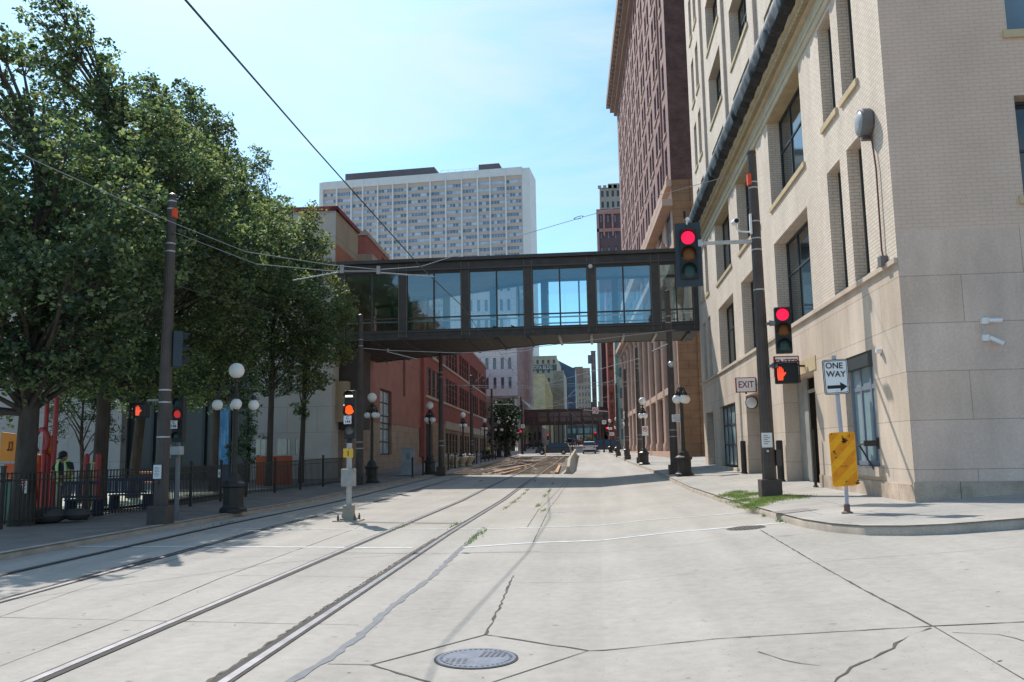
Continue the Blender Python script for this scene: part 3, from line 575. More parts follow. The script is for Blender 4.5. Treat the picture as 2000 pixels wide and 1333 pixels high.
# local: x = -distance along street, y = inward(+X), so u positive away = -x
def PT(u,w,z):return (-u,-w,z)
LT=64.;tops=[];zst=25.;
wins=[];nf=8
for f_ in range(nf):
    z=zst+1.0+f_*4.0
    wins.append((1.8,3.4,z,z+2.8))
    for i in range(9):
        u=6.0+i*6.3
        wins+=[(u,u+1.75,z,z+2.8),(u+2.5,u+4.25,z,z+2.8)]
mb=MB().wall(PT,0,LT,zst,61,wins,.2);mb.build('brick_wall',TBRK,TOW)
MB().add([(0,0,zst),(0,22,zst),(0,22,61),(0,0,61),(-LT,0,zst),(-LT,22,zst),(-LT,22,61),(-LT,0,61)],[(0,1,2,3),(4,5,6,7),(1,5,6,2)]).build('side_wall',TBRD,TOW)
ws=sorted(wins,key=lambda h:h[0]+h[2]*.3)
def winset(parent,P,ws,rot,depth,fm,gm,nx,nz,fr,lim=100):
    for a,b_,c_,d_ in ws[:lim]: window(parent,P((a+b_)/2,-depth,c_),rot,b_-a,d_-c_,nx,nz,fr,fm=fm,gm=gm)
    if len(ws)>lim:
        mb=MB()
        for a,b_,c_,d_ in ws[lim:]:
            mb.mat(0);mb.quad(P(a,-depth,c_),P(b_,-depth,c_),P(b_,-depth,d_),P(a,-depth,d_));mb.mat(1)
            z=(c_+d_)/2;e=-depth+.03;mb.quad(P(a,e,z-.06),P(b_,e,z-.06),P(b_,e,z+.06),P(a,e,z+.06));mb.quad(P(a,e,c_),P(b_,e,c_),P(b_,e,c_+.12),P(a,e,c_+.12))
        mb.mat(2)
        if fm.name=='tower window frame':
            for a,b_,c_,d_ in ws[lim:]:
                p0=P(a-.15,.03,c_-.22);p1=P(b_+.15,.12,c_);mb.box(min(p0[0],p1[0]),max(p0[0],p1[0]),min(p0[1],p1[1]),max(p0[1],p1[1]),p0[2],p1[2])
        mb.build('window',[gm,fm,SAND],parent,kind='stuff')
FRT=M('tower window frame',(.16,.10,.10),.6,.1,2)
winset(TOW,PT,ws,0,.12,FRT,GL,1,2,.1)
for u in (4.6,): MB().box(-u-.18,-u+.18,-.16,0,zst,58.5).build('pilaster_rib',TBRK,TOW)
mb=MB().box(-LT-1.6,1.,-1.7,.2,59.2,60.6).box(-LT-1.0,.6,-1.1,.2,58.2,59.2).box(-LT-.5,.3,-.5,.2,57.4,58.2);mb.build('roof_cornice',M('cornice brown',(.30,.215,.18),.8,.15,1),TOW)
P_=[(-LT,-1.05)]
for i in range(44): P_+=[(-LT+i*1.45,-1.1),(-LT+i*1.45,-1.5),(-LT+i*1.45+.6,-1.5),(-LT+i*1.45+.6,-1.1)]
P_+=[(0,-1.05)]
MB().prism(P_,'z',58.7,59.2).build('bracket_moulding',M('cornice brown',(.38,.26,.20)),TOW)
# base
bw=[];H2=17.
nb=10;bwid=LT/nb
for i in range(nb):
    u=i*bwid+1.5;bw+=[(u,u+bwid-2.6,2.2,6.4),(u,u+bwid-2.6,7.6,15.2)]
mb=MB().wall(PT,0,LT,-1,17.2,bw,.2);mb.build('sandstone_base_wall',SANDD,TOW)
b2=[(i*bwid+1.4,i*bwid+bwid-1.4,19.6,23.4) for i in range(nb)]
mb=MB().wall(PT,0,LT,17.2,zst,b2,.5);mb.build('attic_wall',SAND,TOW)
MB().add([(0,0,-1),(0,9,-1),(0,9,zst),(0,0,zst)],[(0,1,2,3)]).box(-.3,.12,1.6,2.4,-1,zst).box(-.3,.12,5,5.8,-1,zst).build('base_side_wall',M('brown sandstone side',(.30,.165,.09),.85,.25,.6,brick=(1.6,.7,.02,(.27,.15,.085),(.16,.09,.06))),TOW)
winset(TOW,PT,bw+b2,0,.14,M('base window frame',(.24,.22,.21),.6,.1,2),GLB,2,3,.12)
for i in range(nb+1):
    for du in((.0,.85) if 0<i<nb else (.4,)):
        u=i*bwid-.0+du-.42
        MB().lathe([(.42,1.5),(.42,2.1),(.30,2.3),(.27,15.2),(.33,15.4),(.42,15.9),(.42,16.3)],(-u-.3,-.38,0),12).build('column',SAND,TOW,smooth=True)
MB().box(-LT-.3,.3,-.95,0,16.3,17.0).box(-LT-.6,.6,-1.5,0,17.0,17.6).box(-LT-.2,.2,-.6,0,6.5,7.1).box(-LT-.3,.3,-1.0,.0,-1,1.5).box(-LT-.4,.4,-.9,0,22.6,23.2).box(-LT,.2,-.45,0,24.4,zst).build('base_cornice',SAND,TOW)
for i in range(nb): MB().lathe([(.5,0),(.6,.5),(.35,.9),(.5,1.4),(.3,1.9),(.1,2.3)],(-i*bwid-2,-.7,17.6),10).build('urn',SANDD,TOW,smooth=True)

# ------------------------------------------------------------------ simple buildings seen farther away
def blockb(name,label,px0,px1,pyt,Y,wallm,depth=30,cols=4,rows=8,ww=.5,wh=.55,gm=GL,z0=-1,sidem=None,top=None,winrows=None,parapet=.6,Y2=None,sidewin=False,fm=FRM,sidepx=None,skip=0,ledge=None,nx=1,nz=2):
    a=at(px0,pyt,Y);b_=at(px1,pyt,Y2 or Y);w=math.hypot(b_.x-a.x,b_.y-a.y);ang=math.atan2(b_.y-a.y,b_.x-a.x);h=(a.z+b_.z)/2 if Y2 else a.z
    t=thing(name,label,'building',(a.x,a.y,z0),ang);h=h-z0;P=lambda u,v,z:(u,-v,z)
    cw=w/cols;rh=h/rows;ws=[]
    for r in range(rows if ww>.01 else 0):
        if winrows and r not in winrows: continue
        for c in range(cols): ws.append((c*cw+cw*(1-ww)/2,c*cw+cw*(1+ww)/2,r*rh+rh*(1-wh)/2,r*rh+rh*(1+wh)/2))
    MB().wall(P,0,w,0,h,ws,.3).build('front_wall',wallm,t)
    MB().add([(0,0,0),(0,depth,0),(0,depth,h),(0,0,h),(w,0,0),(w,depth,0),(w,depth,h),(w,0,h)],[(0,1,2,3),(4,5,6,7),(1,5,6,2),(2,3,7,6)]).build('side_wall',sidem or wallm,t)
    MB().box(-.15,w+.15,-.15,.15,h,h+parapet).build('parapet',sidem or wallm,t)
    ws.sort(key=lambda q:-q[2]);winset(t,P,ws,0,.25,fm,gm,nx,nz,.1)
    if ledge:
        for z in ledge: MB().box(-.2,w+.2,-.35,0,z*h,z*h+.5).build('ledge',sidem or wallm,t)
    return t,w,h
# apartment slab
aL=at(632,351,337);aR=at(1019,333,330);w=(aR-aL).length;ang=math.atan2(aR.y-aL.y,aR.x-aL.x);zt_=(aL.z+aR.z)/2
AP=thing('apartment_tower','wide pale apartment slab with rows of ribbon windows rising above the skyway','building',(aL.x,aL.y,0),ang)
APW=M('apartment tan spandrel',(.60,.48,.41),.85,.06,.1);APF=M('apartment white rib',(.78,.76,.74),.8,.05,.2);APG=M('apartment glass',(.19,.29,.44),.25,.45,.35,spec=.6);APL=M('apartment curtain',(.52,.64,.78),.5,.2,.4)
bxs=[0,.072,.148,.207,.284,.361,.435,.55,.627,.706,.784,.845,.921,1.0];fl=2.78
zs_=[zt_-5.1-fl*i for i in range(24)]
P=lambda u,v,z:(u,-v,z);ws=[]
for i,z in enumerate(zs_):
    for a,b_ in zip(bxs,bxs[1:]):
        ws.append((a*w+.35,b_*w-.35,z-1.35,z))
MB().wall(P,0,w,0,zt_,ws,.3).build('front_wall',APW,AP)
MB().add([(-.0,0,0),(-0,20,0),(0,20,zt_),(0,0,zt_),(w,0,0),(w,20,0),(w,20,zt_),(w,0,zt_)],[(0,1,2,3),(4,5,6,7),(1,5,6,2),(2,3,7,6)]).box(-1.6,0,-.6,18,0,zt_-.2).box(w,w+3.2,-.2,16,0,zt_-.5).build('end_wall',APF,AP)
for u in bxs[1:-1]: MB().box(u*w-.3,u*w+.3,-.7,0,0,zt_-.1).build('rib',APF,AP)
MB().box(-.2,w+.2,-.55,0,zt_-3.3,zt_).build('top_band',APF,AP)
def ribbon(ws_,kind=None,name='window'):
    mb=MB()
    for a,b_,c_,d_ in ws_:
        n=max(3,int((b_-a)/1.15));dx=(b_-a)/n
        for i in range(n):
            r=random.random();mb.mat(0 if r<.42 else (1 if r<.86 else 2));mb.quad((a+i*dx,.25,c_),(a+(i+1)*dx-.1,.25,c_),(a+(i+1)*dx-.1,.25,d_),(a+i*dx,.25,d_))
            mb.mat(3);mb.quad((a+(i+1)*dx-.1,.22,c_),(a+(i+1)*dx,.22,c_),(a+(i+1)*dx,.22,d_),(a+(i+1)*dx-.1,.22,d_))
    return mb.build(name,[APG,APL,GLB,APF],AP,kind=kind)
for q in ws[:100]: ribbon([q])
ribbon(ws[100:],'stuff')
pb=at(676,330,345);pc=at(856,322,345);x0=(pb.x-aL.x);x1=pc.x-aL.x
PHM=M('penthouse dark',(.15,.13,.14),.8,.1,.2)
MB().prism([(x0,zt_),(x1+1.5,zt_),(x1-1,zt_+5.2),(x0,zt_+5.2)],'y',6,16).build('penthouse',PHM,AP)
pb=at(938,319,345);pc=at(980,319,345);x0=pb.x-aL.x;x1=pc.x-aL.x
MB().prism([(x0,zt_),(x1+1,zt_),(x1-.5,zt_+4.6),(x0,zt_+4.6)],'y',6,14).build('penthouse',PHM,AP)
mb=MB()
for z in(2.6,3.9): mb.box(x0-17,x0,8,8.15,zt_+z,zt_+z+.12)
for i in range(6): mb.box(x0-17+i*3.2,x0-16.85+i*3.2,8,8.15,zt_,zt_+4)
mb.build('roof_railing',APF,AP)
# white panel building left of axis
t,w,h=blockb('white_panel_building','white panelled modern block with narrow dark vertical windows above an overhang',900,1007,560,152,WPAN,60,1,1,0,0,z0=1.)
bpy.data.objects.remove([k for k in kids(t) if k.name.startswith('front_wall')][0]);
for k in list(kids(t)):
    if k.name.startswith(('side_wall','window','parapet')):bpy.data.objects.remove(k)
z_ov=at(1007,773,152).z-1;P=lambda u,v,z:(u,-v,z);ws=[]
rz=[]
for k in range(6):
    yb=760-38*k;yt=738-38*k;rz.append((at(950,yb,152).z-1,at(950,yt,152).z-1))
for z0,z1 in rz:
    for px in (921,936.5,951.5,966.5,981.5,996): 
        x=at(px,740,152).x-t.location.x;ws.append((x-.28,x+.28,z0,z1))
MB().wall(P,-3,w,z_ov,h,ws,.35).build('front_wall',WPAN,t);winset(t,P,ws,0,.3,FRM,GLB,1,1,.06)
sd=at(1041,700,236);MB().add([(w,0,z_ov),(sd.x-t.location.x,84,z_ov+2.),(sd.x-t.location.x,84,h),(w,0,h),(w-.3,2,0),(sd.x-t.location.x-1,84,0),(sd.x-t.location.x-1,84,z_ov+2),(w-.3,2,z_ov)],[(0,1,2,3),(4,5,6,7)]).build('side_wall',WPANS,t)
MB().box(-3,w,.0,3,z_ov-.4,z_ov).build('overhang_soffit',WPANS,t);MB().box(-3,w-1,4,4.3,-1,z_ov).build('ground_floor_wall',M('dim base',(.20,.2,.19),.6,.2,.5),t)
MB().box(-3,w,0,84,h,h+.3).build('roof',WPAN,t)
# far street centre
TANF=M('beige masonry',(.44,.385,.29),.85,.08,.3);BLUE=M('blue glass tower',(.055,.095,.155),.3,.15,.2,spec=.5,brick=(3.,3.5,.1,(.06,.10,.165),(.08,.12,.18)))
t,w,h=blockb('beige_office_block','beige masonry office block with a painted name sign between its top window rows',1034,1087,699,310,TANF,40,5,11,.42,.42,winrows=[10,9,8],gm=M('pale dark glass',(.13,.14,.14),.3,.2,1),parapet=.5)
MB().box(0,w,-.12,-.0,h*.868,h*.925).build('sign_band',M('sign band dark',(.10,.13,.13),.7,.1,.5),t)
text('MINNESOTA BLDG',2.0,M('sign cream',(.62,.60,.52),.7,.05,1),t,(w/2-2.6,-.14,h*.896),sx=.72)
t,w,h=blockb('yellow_blank_wall_building','lower pale yellow windowless building with a sloping right side',1036,1064,736,270,M('pale yellow render',(.56,.50,.32),.85,.22,.25),25,1,1,0,0)
MB().prism([(w,0),(w+1.6,0),(w+1.6,h-5.5),(w,h)],'y',-.02,24).build('sloping_wing',M('ochre render',(.48,.38,.2),.85,.2,.3),t)
t,w,h=blockb('ribbed_stone_building','narrow tan stone building in front of the blue glass tower',1080,1101,728,290,M('tan ribbed',(.38,.34,.275),.85,.12,.5),25,3,1,.0,.0)
for i in range(5): MB().box(w*i/5+.2,w*i/5+.6,-.35,0,0,h*(.98)).build('rib',M('tan ribbed',(.38,.34,.275)),t)
t,w,h=blockb('blue_glass_tower','dark blue glass tower with a slanted roof line down the street',1086,1123,722,350,BLUE,30,1,1,0,0)
MB().prism([(0,h),(w,h),(w,h-.01),(w,h+3.5*.0),(0,h+4.3)],'y',-.0,30).build('slanted_top',BLUE,t);MB().box(w*.35,w*.66,-.2,0,h*.3,h*.62).build('bay_panel',M('lighter glass',(.12,.18,.25),.3,.1,.5),t)
t,w,h=blockb('brown_arched_building','tan and brown office building with rows of windows near the street end',1122,1152,722,390,M('tan far',(.34,.28,.22),.85,.1,.3),40,5,12,.5,.55,gm=GLB)
MB().box(0,w*.55,-.3,0,h*.84,h*1.03).build('attic_block',M('brown attic',(.2,.15,.13),.8,.1,.3),t)
t,w,h=blockb('dark_slender_tower','slender dark brick tower with a small balcony near its top',1154,1163,688,420,M('far dark brick',(.15,.115,.125),.85,.1,.3),20,2,16,.3,.4)
MB().box(-1.6,0,-.5,2,h*.89,h*.97).build('balcony_box',M('far slate',(.09,.11,.14),.8,.1,.3),t)
t,w,h=blockb('white_pilaster_building','pale stone building with tall vertical piers seen under the skyway on the right',1161,1178,500,250,M('pale stone pier',(.85,.80,.72),.8,.1,.3),30,1,1,0,0)
for i in range(3): MB().box(w*i/3+.3,w*i/3+.55,-.3,0,0,h).build('pier',M('pier edge',(.45,.40,.35),.8,.1,.3),t)
MB().box(w,w+1.2,-.1,5,0,h).build('shaded_edge',M('dark gap',(.07,.06,.065),.8,.1,.3),t)
# red brick with fire escape
t,w,h=blockb('red_brick_building','red brick building carrying a zigzag steel fire escape on the right side of the street',1182,1204,560,175,REDB,30,2,12,.3,.5)
for k in range(11):
    z=4+k*2.6;mb=MB().box(.1,1.4,-1.0,-.05,z,z+.08);mb.box(.1,1.4,-1.0,-.95,z+.9,z+.96)
    mb.add([(.1 if k%2 else 1.3,-.6,z),(.25 if k%2 else 1.45,-.6,z),(1.45 if k%2 else .25,-.6,z+2.6),(1.3 if k%2 else .1,-.6,z+2.6)],[(0,1,2,3)]);mb.build('fire_escape_flight',M('fire escape red',(.33,.09,.07),.7,.1,1),t)
t,w,h=blockb('beige_balcony_building','beige building with turquoise metal balconies between the red brick and columned buildings',1201,1222,630,148,M('beige shade',(.48,.42,.34),.85,.1,.4),20,1,7,.5,.5,gm=GLB)
TEAL=M('turquoise metal',(.16,.33,.31),.6,.15,1)
for k in range(6):
    z=3.5+k*3.1;MB().box(-.3,w*.3,-1.2,0,z,z+.15).box(-.3,w*.3,-1.2,-1.15,z+.3,z+.4).box(-.3,w*.3,-1.2,-1.15,z+.8,z+.9).build('balcony',TEAL,t)
MB().box(-.2,.25,-.5,-.2,0,h).build('balcony_frame',TEAL,t)
# above skyway right: deco tower and red terracotta tower
t,w,h=blockb('deco_stone_tower','grey stone tower top with square windows peeking behind the brick tower',1171,1222,369,240,M('grey beige stone',(.36,.33,.29),.85,.08,.3),20,5,24,.45,.55,winrows=[23,22,21,20],gm=M('deco glass',(.09,.11,.13),.3,.2,.5),parapet=.2)
for i in range(6): MB().box(w*i/5-.5+.0,w*i/5+.5,-.3,.3,h,h+.9).build('crenel',M('grey beige stone',(.36,.33,.29)),t)
MB().box(w*.32,w,-.3,0.2,h,h+1.3).build('stepped_top',M('grey beige stone',(.36,.33,.29)),t)
t,w,h=blockb('terracotta_topped_tower','dark brick tower with a pink terracotta top storey beside the brick tower',1166,1222,412,200,M('far brown brick',(.15,.10,.105),.85,.1,.4),20,4,15,.35,.5,winrows=[14,13,12,11],gm=M('pale blue glass',(.3,.36,.42),.3,.2,.5),parapet=.3)
PK=M('pink terracotta',(.45,.235,.205),.8,.12,.8)
MB().box(-.2,w+.2,-.35,-.01,h-1.,h+.1).box(-.2,w,-.35,-.01,h-5.4,h-4.6).box(-.2,.35,-.35,-.01,h-12,h-1).box(w*.2,w*.26,-.45,-.01,h-6.5,h-1).box(w*.5,w*.56,-.45,-.01,h-6.5,h-1).build('terracotta_frieze',PK,t)

# ------------------------------------------------------------------ LEFT BUILDINGS
VL=-.04;aT2=math.pi/2+math.atan(.04)
cL=Vector((at(651,880,49).x,49,0))
def PLf(u,w,z):return (u,-w,z)
ztan=at(648,412,49).z
LBg=thing('tan_museum_building','large tan and brick red museum building on the left where the skyway lands','building',(cL.x,cL.y,0),aT2)
def atu(px,py):   # facade coordinates (u,z) of a pixel on the left facade
    d=ray(px,py);e=Vector((math.cos(aT2),math.sin(aT2)));n=Vector((-e.y,e.x))
    t_=(cL.x*n.x+cL.y*n.y)/(d.x*n.x+d.y*n.y);p=d*t_;return ((p.x-cL.x)*e.x+(p.y-cL.y)*e.y,CH+p.z)
u1,_=atu(699,480);u2,_=atu(771,500);u3,_=atu(806,800);u4,_=atu(822,800)
# near end face (facing camera)
MB().add([(0,0,8),(0,30,8),(0,30,ztan),(0,0,ztan),(-.0,0,-1),(-.0,30,-1),(0,30,8),(0,0,8)],[(0,1,2,3),(4,5,6,7)]).build('end_wall',GREYP,LBg)
MB().wall(PLf,0,u1,8.0,ztan,[],.3).build('tan_wall',TANW,LBg)
MB().box(-.15,u1,-.15,.35,ztan,ztan+.25).box(-.15,.3,-.15,30,ztan,ztan+.25).build('red_coping',M('red coping',(.26,.06,.06),.7,.1,1),LBg)
wa=atu(742,830)[0];wb=atu(765,830)[0];wc=atu(787,780)[0];wd=atu(792,780)[0]
zw=[atu(742,900)[1],atu(742,758)[1]]
hl=[(wa,wb,1.6,zw[1]),(wa,wb,zw[1]+2.4,zw[1]+6),(wc,wd,6.6,11.5)]
zl=atu(705,819)[1]
MB().wall(PLf,0,u4,zl,14.6,[(a,b_,max(c,zl),d) for a,b_,c,d in hl],.3).build('red_wall',REDW,LBg)
MB().wall(PLf,-.0,u4-1,-1,zl-.02,[(wa,wb,1.6,zl-.02)],.3).build('stone_base_wall',TANB,LBg)
for a,b_,c,d in hl: window(LBg,((a+b_)/2,.2,c),0,b_-a,d-c,2,5,.12,fm=M('mullion dark red',(.12,.04,.04),.6,.1,2),gm=GLC if c<5 else GL)
MB().box(-.5,u4-.5,-.12,0,-1,1.3).build('plinth',TANB,LBg);MB().box(0.02,2.6,-1.6,-.02,3.2,8.).build('dark_porch',M('dark porch',(.10,.08,.075),.8,.2,1),LBg);MB().box(-.8,0,-1.0,-.2,3.6,6.0).build('tan_box',TANW,LBg)
# upper cornice blocks
ua=u1+.3;zc=ztan-1.2
MB().box(u1,u2,-.5,4,13.4,14.3).box(u1,u2,-1.0,4,14.3,15.2).box(u1+1,u2-1,-.1,6,11.8,13.4).build('roof_cornice',M('cornice tan',(.42,.32,.24),.8,.1,1),LBg)
MB().box(u1+1.5,u1+9,-.2,12,15.2,16.9).box(u2-6,u2-1,-.2,8,15.2,16.6).build('red_parapet',REDB,LBg);MB().box(u1+1.4,u1+9.1,-.3,12.1,16.9,17.2).build('parapet_cap',M('cornice tan',(.42,.32,.24)),LBg)
MB().box(u1-2,u1,4,24,ztan-.5,ztan+1.4).build('rear_roof_block',M('red coping',(.26,.06,.06)),LBg)
MB().box(0,u4,1.2,30,14.5,14.6).build('roof',FRM,LBg)
# red brick three storey
ub=atu(822,800)[0];ue=atu(950,800)[0]
RBo=thing('red_brick_block','three storey red brick building with grouped windows and pale sill bands','building',(cL.x,cL.y,0),aT2)
def zz(px,py):return atu(px,py)[1]
z2b=zz(822,770)+.15;z3b=zz(949,778);zroof=zz(949.6,721)
z2t=z2b+2.9;z3b=z2b+4.3;z3t=z3b+2.9;zroof=z3t+2.0
hs=[];n=5;bw_=(ue-ub-3)/n
for i in range(n):
    for j in range(4):
        u=ub+3+i*bw_+1.+j*(bw_-2)/4;hs+=[(u,u+(bw_-2)/4-.5,z2b,z2t),(u,u+(bw_-2)/4-.5,z3b,z3t)]
MB().wall(PLf,ub,ue,z2b-2.6,zroof,hs,.14).build('brick_wall',REDB,RBo);winset(RBo,PLf,hs,0,.08,FRM,GL,2,3,.09)
MB().box(ub+2.5,ue,-.12,0,z2b-.28,z2b-.02).box(ub+2.5,ue,-.12,0,z3b-.28,z3b-.02).build('sill_band',M('pale band',(.50,.42,.33),.8,.1,1),RBo)
gs=[(ub+1.4,ub+7.5,-.5,z2b-2.9)]
for i in range(1,n):
    for j in range(4):
        u=ub+3+i*bw_+1.+j*(bw_-2)/4;gs.append((u,u+(bw_-2)/4-.5,1.6,4.))
MB().wall(PLf,ub,ue,-1,z2b-2.6,[q if q[3]<z2b-2.7 else (q[0],q[1],q[2],z2b-2.7) for q in gs],.16).build('tan_ground_floor',TANB,RBo);winset(RBo,PLf,gs[1:],0,.1,FRM,GL,2,3,.1)
MB().box(ub+1.3,ub+7.6,.17,.27,-.5,z2b-2.8).build('dark_entrance',M('black doorway',(.02,.02,.022),.6,.1,1),RBo)
for i in range(1,n): MB().box(ub+3+i*bw_+.4,ub+3+(i+1)*bw_-.6,-.2,0,z2b-3.1,z2b-2.2).build('stone_band',M('pale band',(.50,.42,.33)),RBo)
MB().box(ub-.1,ub+.9,-.35,0,-1,zroof).build('corner_pier',REDB,RBo);MB().box(ub,ue,-.1,12,zroof,zroof+.3).build('coping',M('pale band',(.50,.42,.33)),RBo)
MB().add([(ub,0,-1),(ub,20,-1),(ub,20,zroof),(ub,0,zroof),(ue,0,-1),(ue,20,-1),(ue,20,zroof),(ue,0,zroof)],[(0,1,2,3),(4,5,6,7)]).build('end_wall',REDB,RBo)
# low grey museum wing behind the trees
gwn=thing('grey_panel_wing','low light grey panelled wing with dark glass behind the playground trees','building',(at(648,880,47.6).x,47.6,0))
ox=gwn.location.x;zwg=at(600,700,47.6).z
xa=at(490,880,47.6).x-ox;xb=at(235,880,47.6).x-ox;xc=-34
MB().box(xa,0,0,1.2,-.2,8.2).box(xc,xb,0,1.2,-.2,8.2).build('panel_wall',GREYP,gwn,kind=None)
MB().box(xb,xa,.8,1.,-.2,8.2).build('dark_glass_wall',M('entrance dark',(.03,.035,.04),.3,.2,1,spec=.6),gwn)
mb=MB()
for i in range(6): x=xb+(xa-xb)*i/5;mb.box(x-.08,x+.08,.6,.8,-.2,8.2)
mb.build('mullion',FRM,gwn);MB().box(xc,.1,-.1,1.5,8.2,8.5).build('roof_edge',TANW,gwn)
# ------------------------------------------------------------------ street lamps
def lamp(name,label,px,py,h,rad,rt,rl,zl,rot,top=True,lift=.13,g='five globe street lamps along both pavements',n4=4):
    p=gp(px,py,lift);t=thing(name,label,'street lamp',p,rot,g)
    MB().lathe([(.40,0),(.40,.09),(.33,.14),(.30,.2),(.30,.68),(.36,.72),(.36,.8),(.24,.88),(.2,1.0),(.14,1.08)],n=8,ph=math.pi/8).build('lamp_base',BLK,t)
    MB().lathe([(.10,1.0),(.10,1.1),(.085,1.15),(.07,zl+.1),(.09,zl+.15),(.09,zl+.22),(.06,zl+.3),(.05,h-rt-.14),(.1,h-rt-.1),(.1,h-rt-.04)],n=14).build('shaft',BLK,t,smooth=True)
    for i in range(4):
        a=i*math.pi/2;x,y=rad*math.cos(a),rad*math.sin(a)
        mb=MB().tube([(0,0,zl+.42),(x*.5,y*.5,zl+.52),(x*.85,y*.85,zl+.4),(x,y,zl+rl+.05)],[.03,.028,.025,.022],6).tube([(0,0,zl+.1),(x*.4,y*.4,zl+.18),(x*.8,y*.8,zl+.36)],.018,5)
        mb.lathe([(.05,rl+.0),(.09,rl+.02),(.06,rl+.1),(.02,rl+.14)],(x,y,zl),10).build('arm',BLK,t,smooth=True)
        MB().ball((x,y,zl),rl,16).build('globe',GLOBE,t,smooth=True)
    if top: MB().ball((0,0,h),rt,18).build('top_globe',GLOBE,t,smooth=True)
    else: MB().lathe([(.09,h-.5),(.12,h-.3),(.03,h-.1)],n=10).build('finial',BLK,t)
    return t
lamp('street_lamp','nearest black street lamp on the left with its five white globes spread wide',455,1000,4.05,.50,.225,.155,3.05,.45)
lamp('street_lamp','black five globe street lamp left of the grey utility cabinet',726,943,4.25,.27,.235,.155,3.35,.7)
lamp('street_lamp','five globe street lamp before the dark entrance of the red brick block',840,926,4.25,.26,.235,.155,3.35,.75)
lamp('street_lamp','five globe street lamp by the middle windows of the red brick block',905,908,4.25,.26,.235,.155,3.35,.75)
lamp('street_lamp','five globe street lamp at the far corner of the red brick block',947,897,4.25,.26,.235,.155,3.35,.75)
for px,py,lb in((975,893,'farther five globe lamp in front of the dark street tree'),(993,890,'far five globe lamp right of the dark street tree')):lamp('street_lamp',lb,px,py,4.25,.5,.235,.17,3.3,.75)
lamp('street_lamp','near right street lamp with ornate top and no upper globe beside a bronze pole',1337,930,3.95,.22,.22,.19,3.3,.35,top=False,lift=.15)
for px,py,lb in((1259,908,'right side lamp standing before the columned sandstone base'),(1225,895,'second right side lamp up the columned pavement'),(1206,888,'third right side lamp up the pavement near the corner'),(1193,885,'farthest right side lamp beside the blue van')):lamp('street_lamp',lb,px,py,4.25,.2,.235,.18,3.25,.75,lift=.15)
# ------------------------------------------------------------------ catenary poles
def cpole(label,p,h,r=.165,base=.62,bands=(),grp='bronze tram wire poles',red=False):
    t=thing('wire_pole',label,'pole',p,0,grp)
    mb=MB();n=16;vs=[]
    for z,q in((0,r*1.15),(h-.12,r*.72),(h,r*.66)):
        for i in range(n*2):
            a=math.pi*i/n;rr=q*(1 if i%2 else .94);vs.append((rr*math.cos(a),rr*math.sin(a),z))
    m=n*2;mb.add(vs,[(j*m+i,j*m+(i+1)%m,(j+1)*m+(i+1)%m,(j+1)*m+i) for j in range(2) for i in range(m)]+[tuple(range(2*m,3*m))]);mb.build('shaft',BRN,t)
    MB().box(-base/2,base/2,-base/2,base/2,-.15,.42).build('base_cover',BRN,t,bevel=.02)
    MB().lathe([(r*.8,h),(r*.75,h+.05),(.02,h+.1)],n=14).build('cap',BRN,t)
    for z in bands: MB().lathe([(r*(1.18-.46*z/h),z),(r*(1.18-.46*z/h),z+.035)],n=16).build('steel_band',STL,t)
    return t
pR=gp(1505,970,.15);pL=gp(313,1022,.13)
tR=cpole('tall bronze pole on the right pavement carrying the red traffic signals and mast arm',(pR.x,pR.y,pR.z),at(1469,300,pR.y).z-pR.z,.155,.5,(5.2,6.25,6.55,7.0,7.9,8.05))
tL=cpole('tall bronze pole on the near left pavement in front of the playground',(pL.x,pL.y,pL.z),at(333,385,pL.y).z-pL.z,.15,.47,(2.05,2.9,3.2,6.7,6.9,7.8,8.0))
def redtag(t,P,px0,px1,py0,py1,lb):
    a=at(px0,py1,P.y-.05);b_=at(px1,py0,P.y-.05);MB().box(a.x-P.x,b_.x-P.x,-.12,.05,a.z-P.z,b_.z-P.z).build('red_tag',M('red tag',(.8,.09,.03),.5,.1,2),t)
redtag(tR,pR,1460,1466,341,362,'');redtag(tL,pL,338,344,408,425,'')
PP=[(702,947,618,.13,'bronze pole directly behind the tram signal at the left end of the skyway'),(862,925,692,.13,'bronze pole beside the dark entrance of the red brick block'),(922,905,735,.13,'bronze pole between two lamps at the middle of the red brick block'),(962,895,760,.13,'bronze pole at the far corner of the red brick block'),
    (1318,926,570,.15,'bronze pole with a lettered plate next to the near right street lamp'),(1251,905,680,.15,'bronze pole before the sandstone columns, left of its lamp'),(1226,898,722,.15,'second bronze pole along the columned building'),(1208,891,750,.15,'third bronze pole along the columned building')]
poles={}
for px,py,pt,li,lb in PP:
    p=gp(px,py,li);h=at(px-(10 if px<1000 else -0),pt,p.y).z-p.z;poles[px]=(p,h);cpole(lb,p,h,.165,.55,(1.7,2.0,h-1.2,h-1.5))
for i,(px,pt,Y) in enumerate([(1075,828,175),(1083,820,160),(1092,826,185),(1100,832,200),(1108,824,170),(1118,818,150),(1126,835,220),(1140,830,185),(1158,806,150),(1172,800,150),(1019,782,125),(1042,832,170),(1052,838,185)]):
    x=at(px,870,Y).x;o=MB().lathe([(.16,0),(.12,6.2 if pt>815 else 8.5)],n=8).build('wire_pole',BRN,loc=(x,Y,H(x,Y)));tag(o,'distant thin dark pole standing near the second skyway','pole','distant poles beyond the crossing')
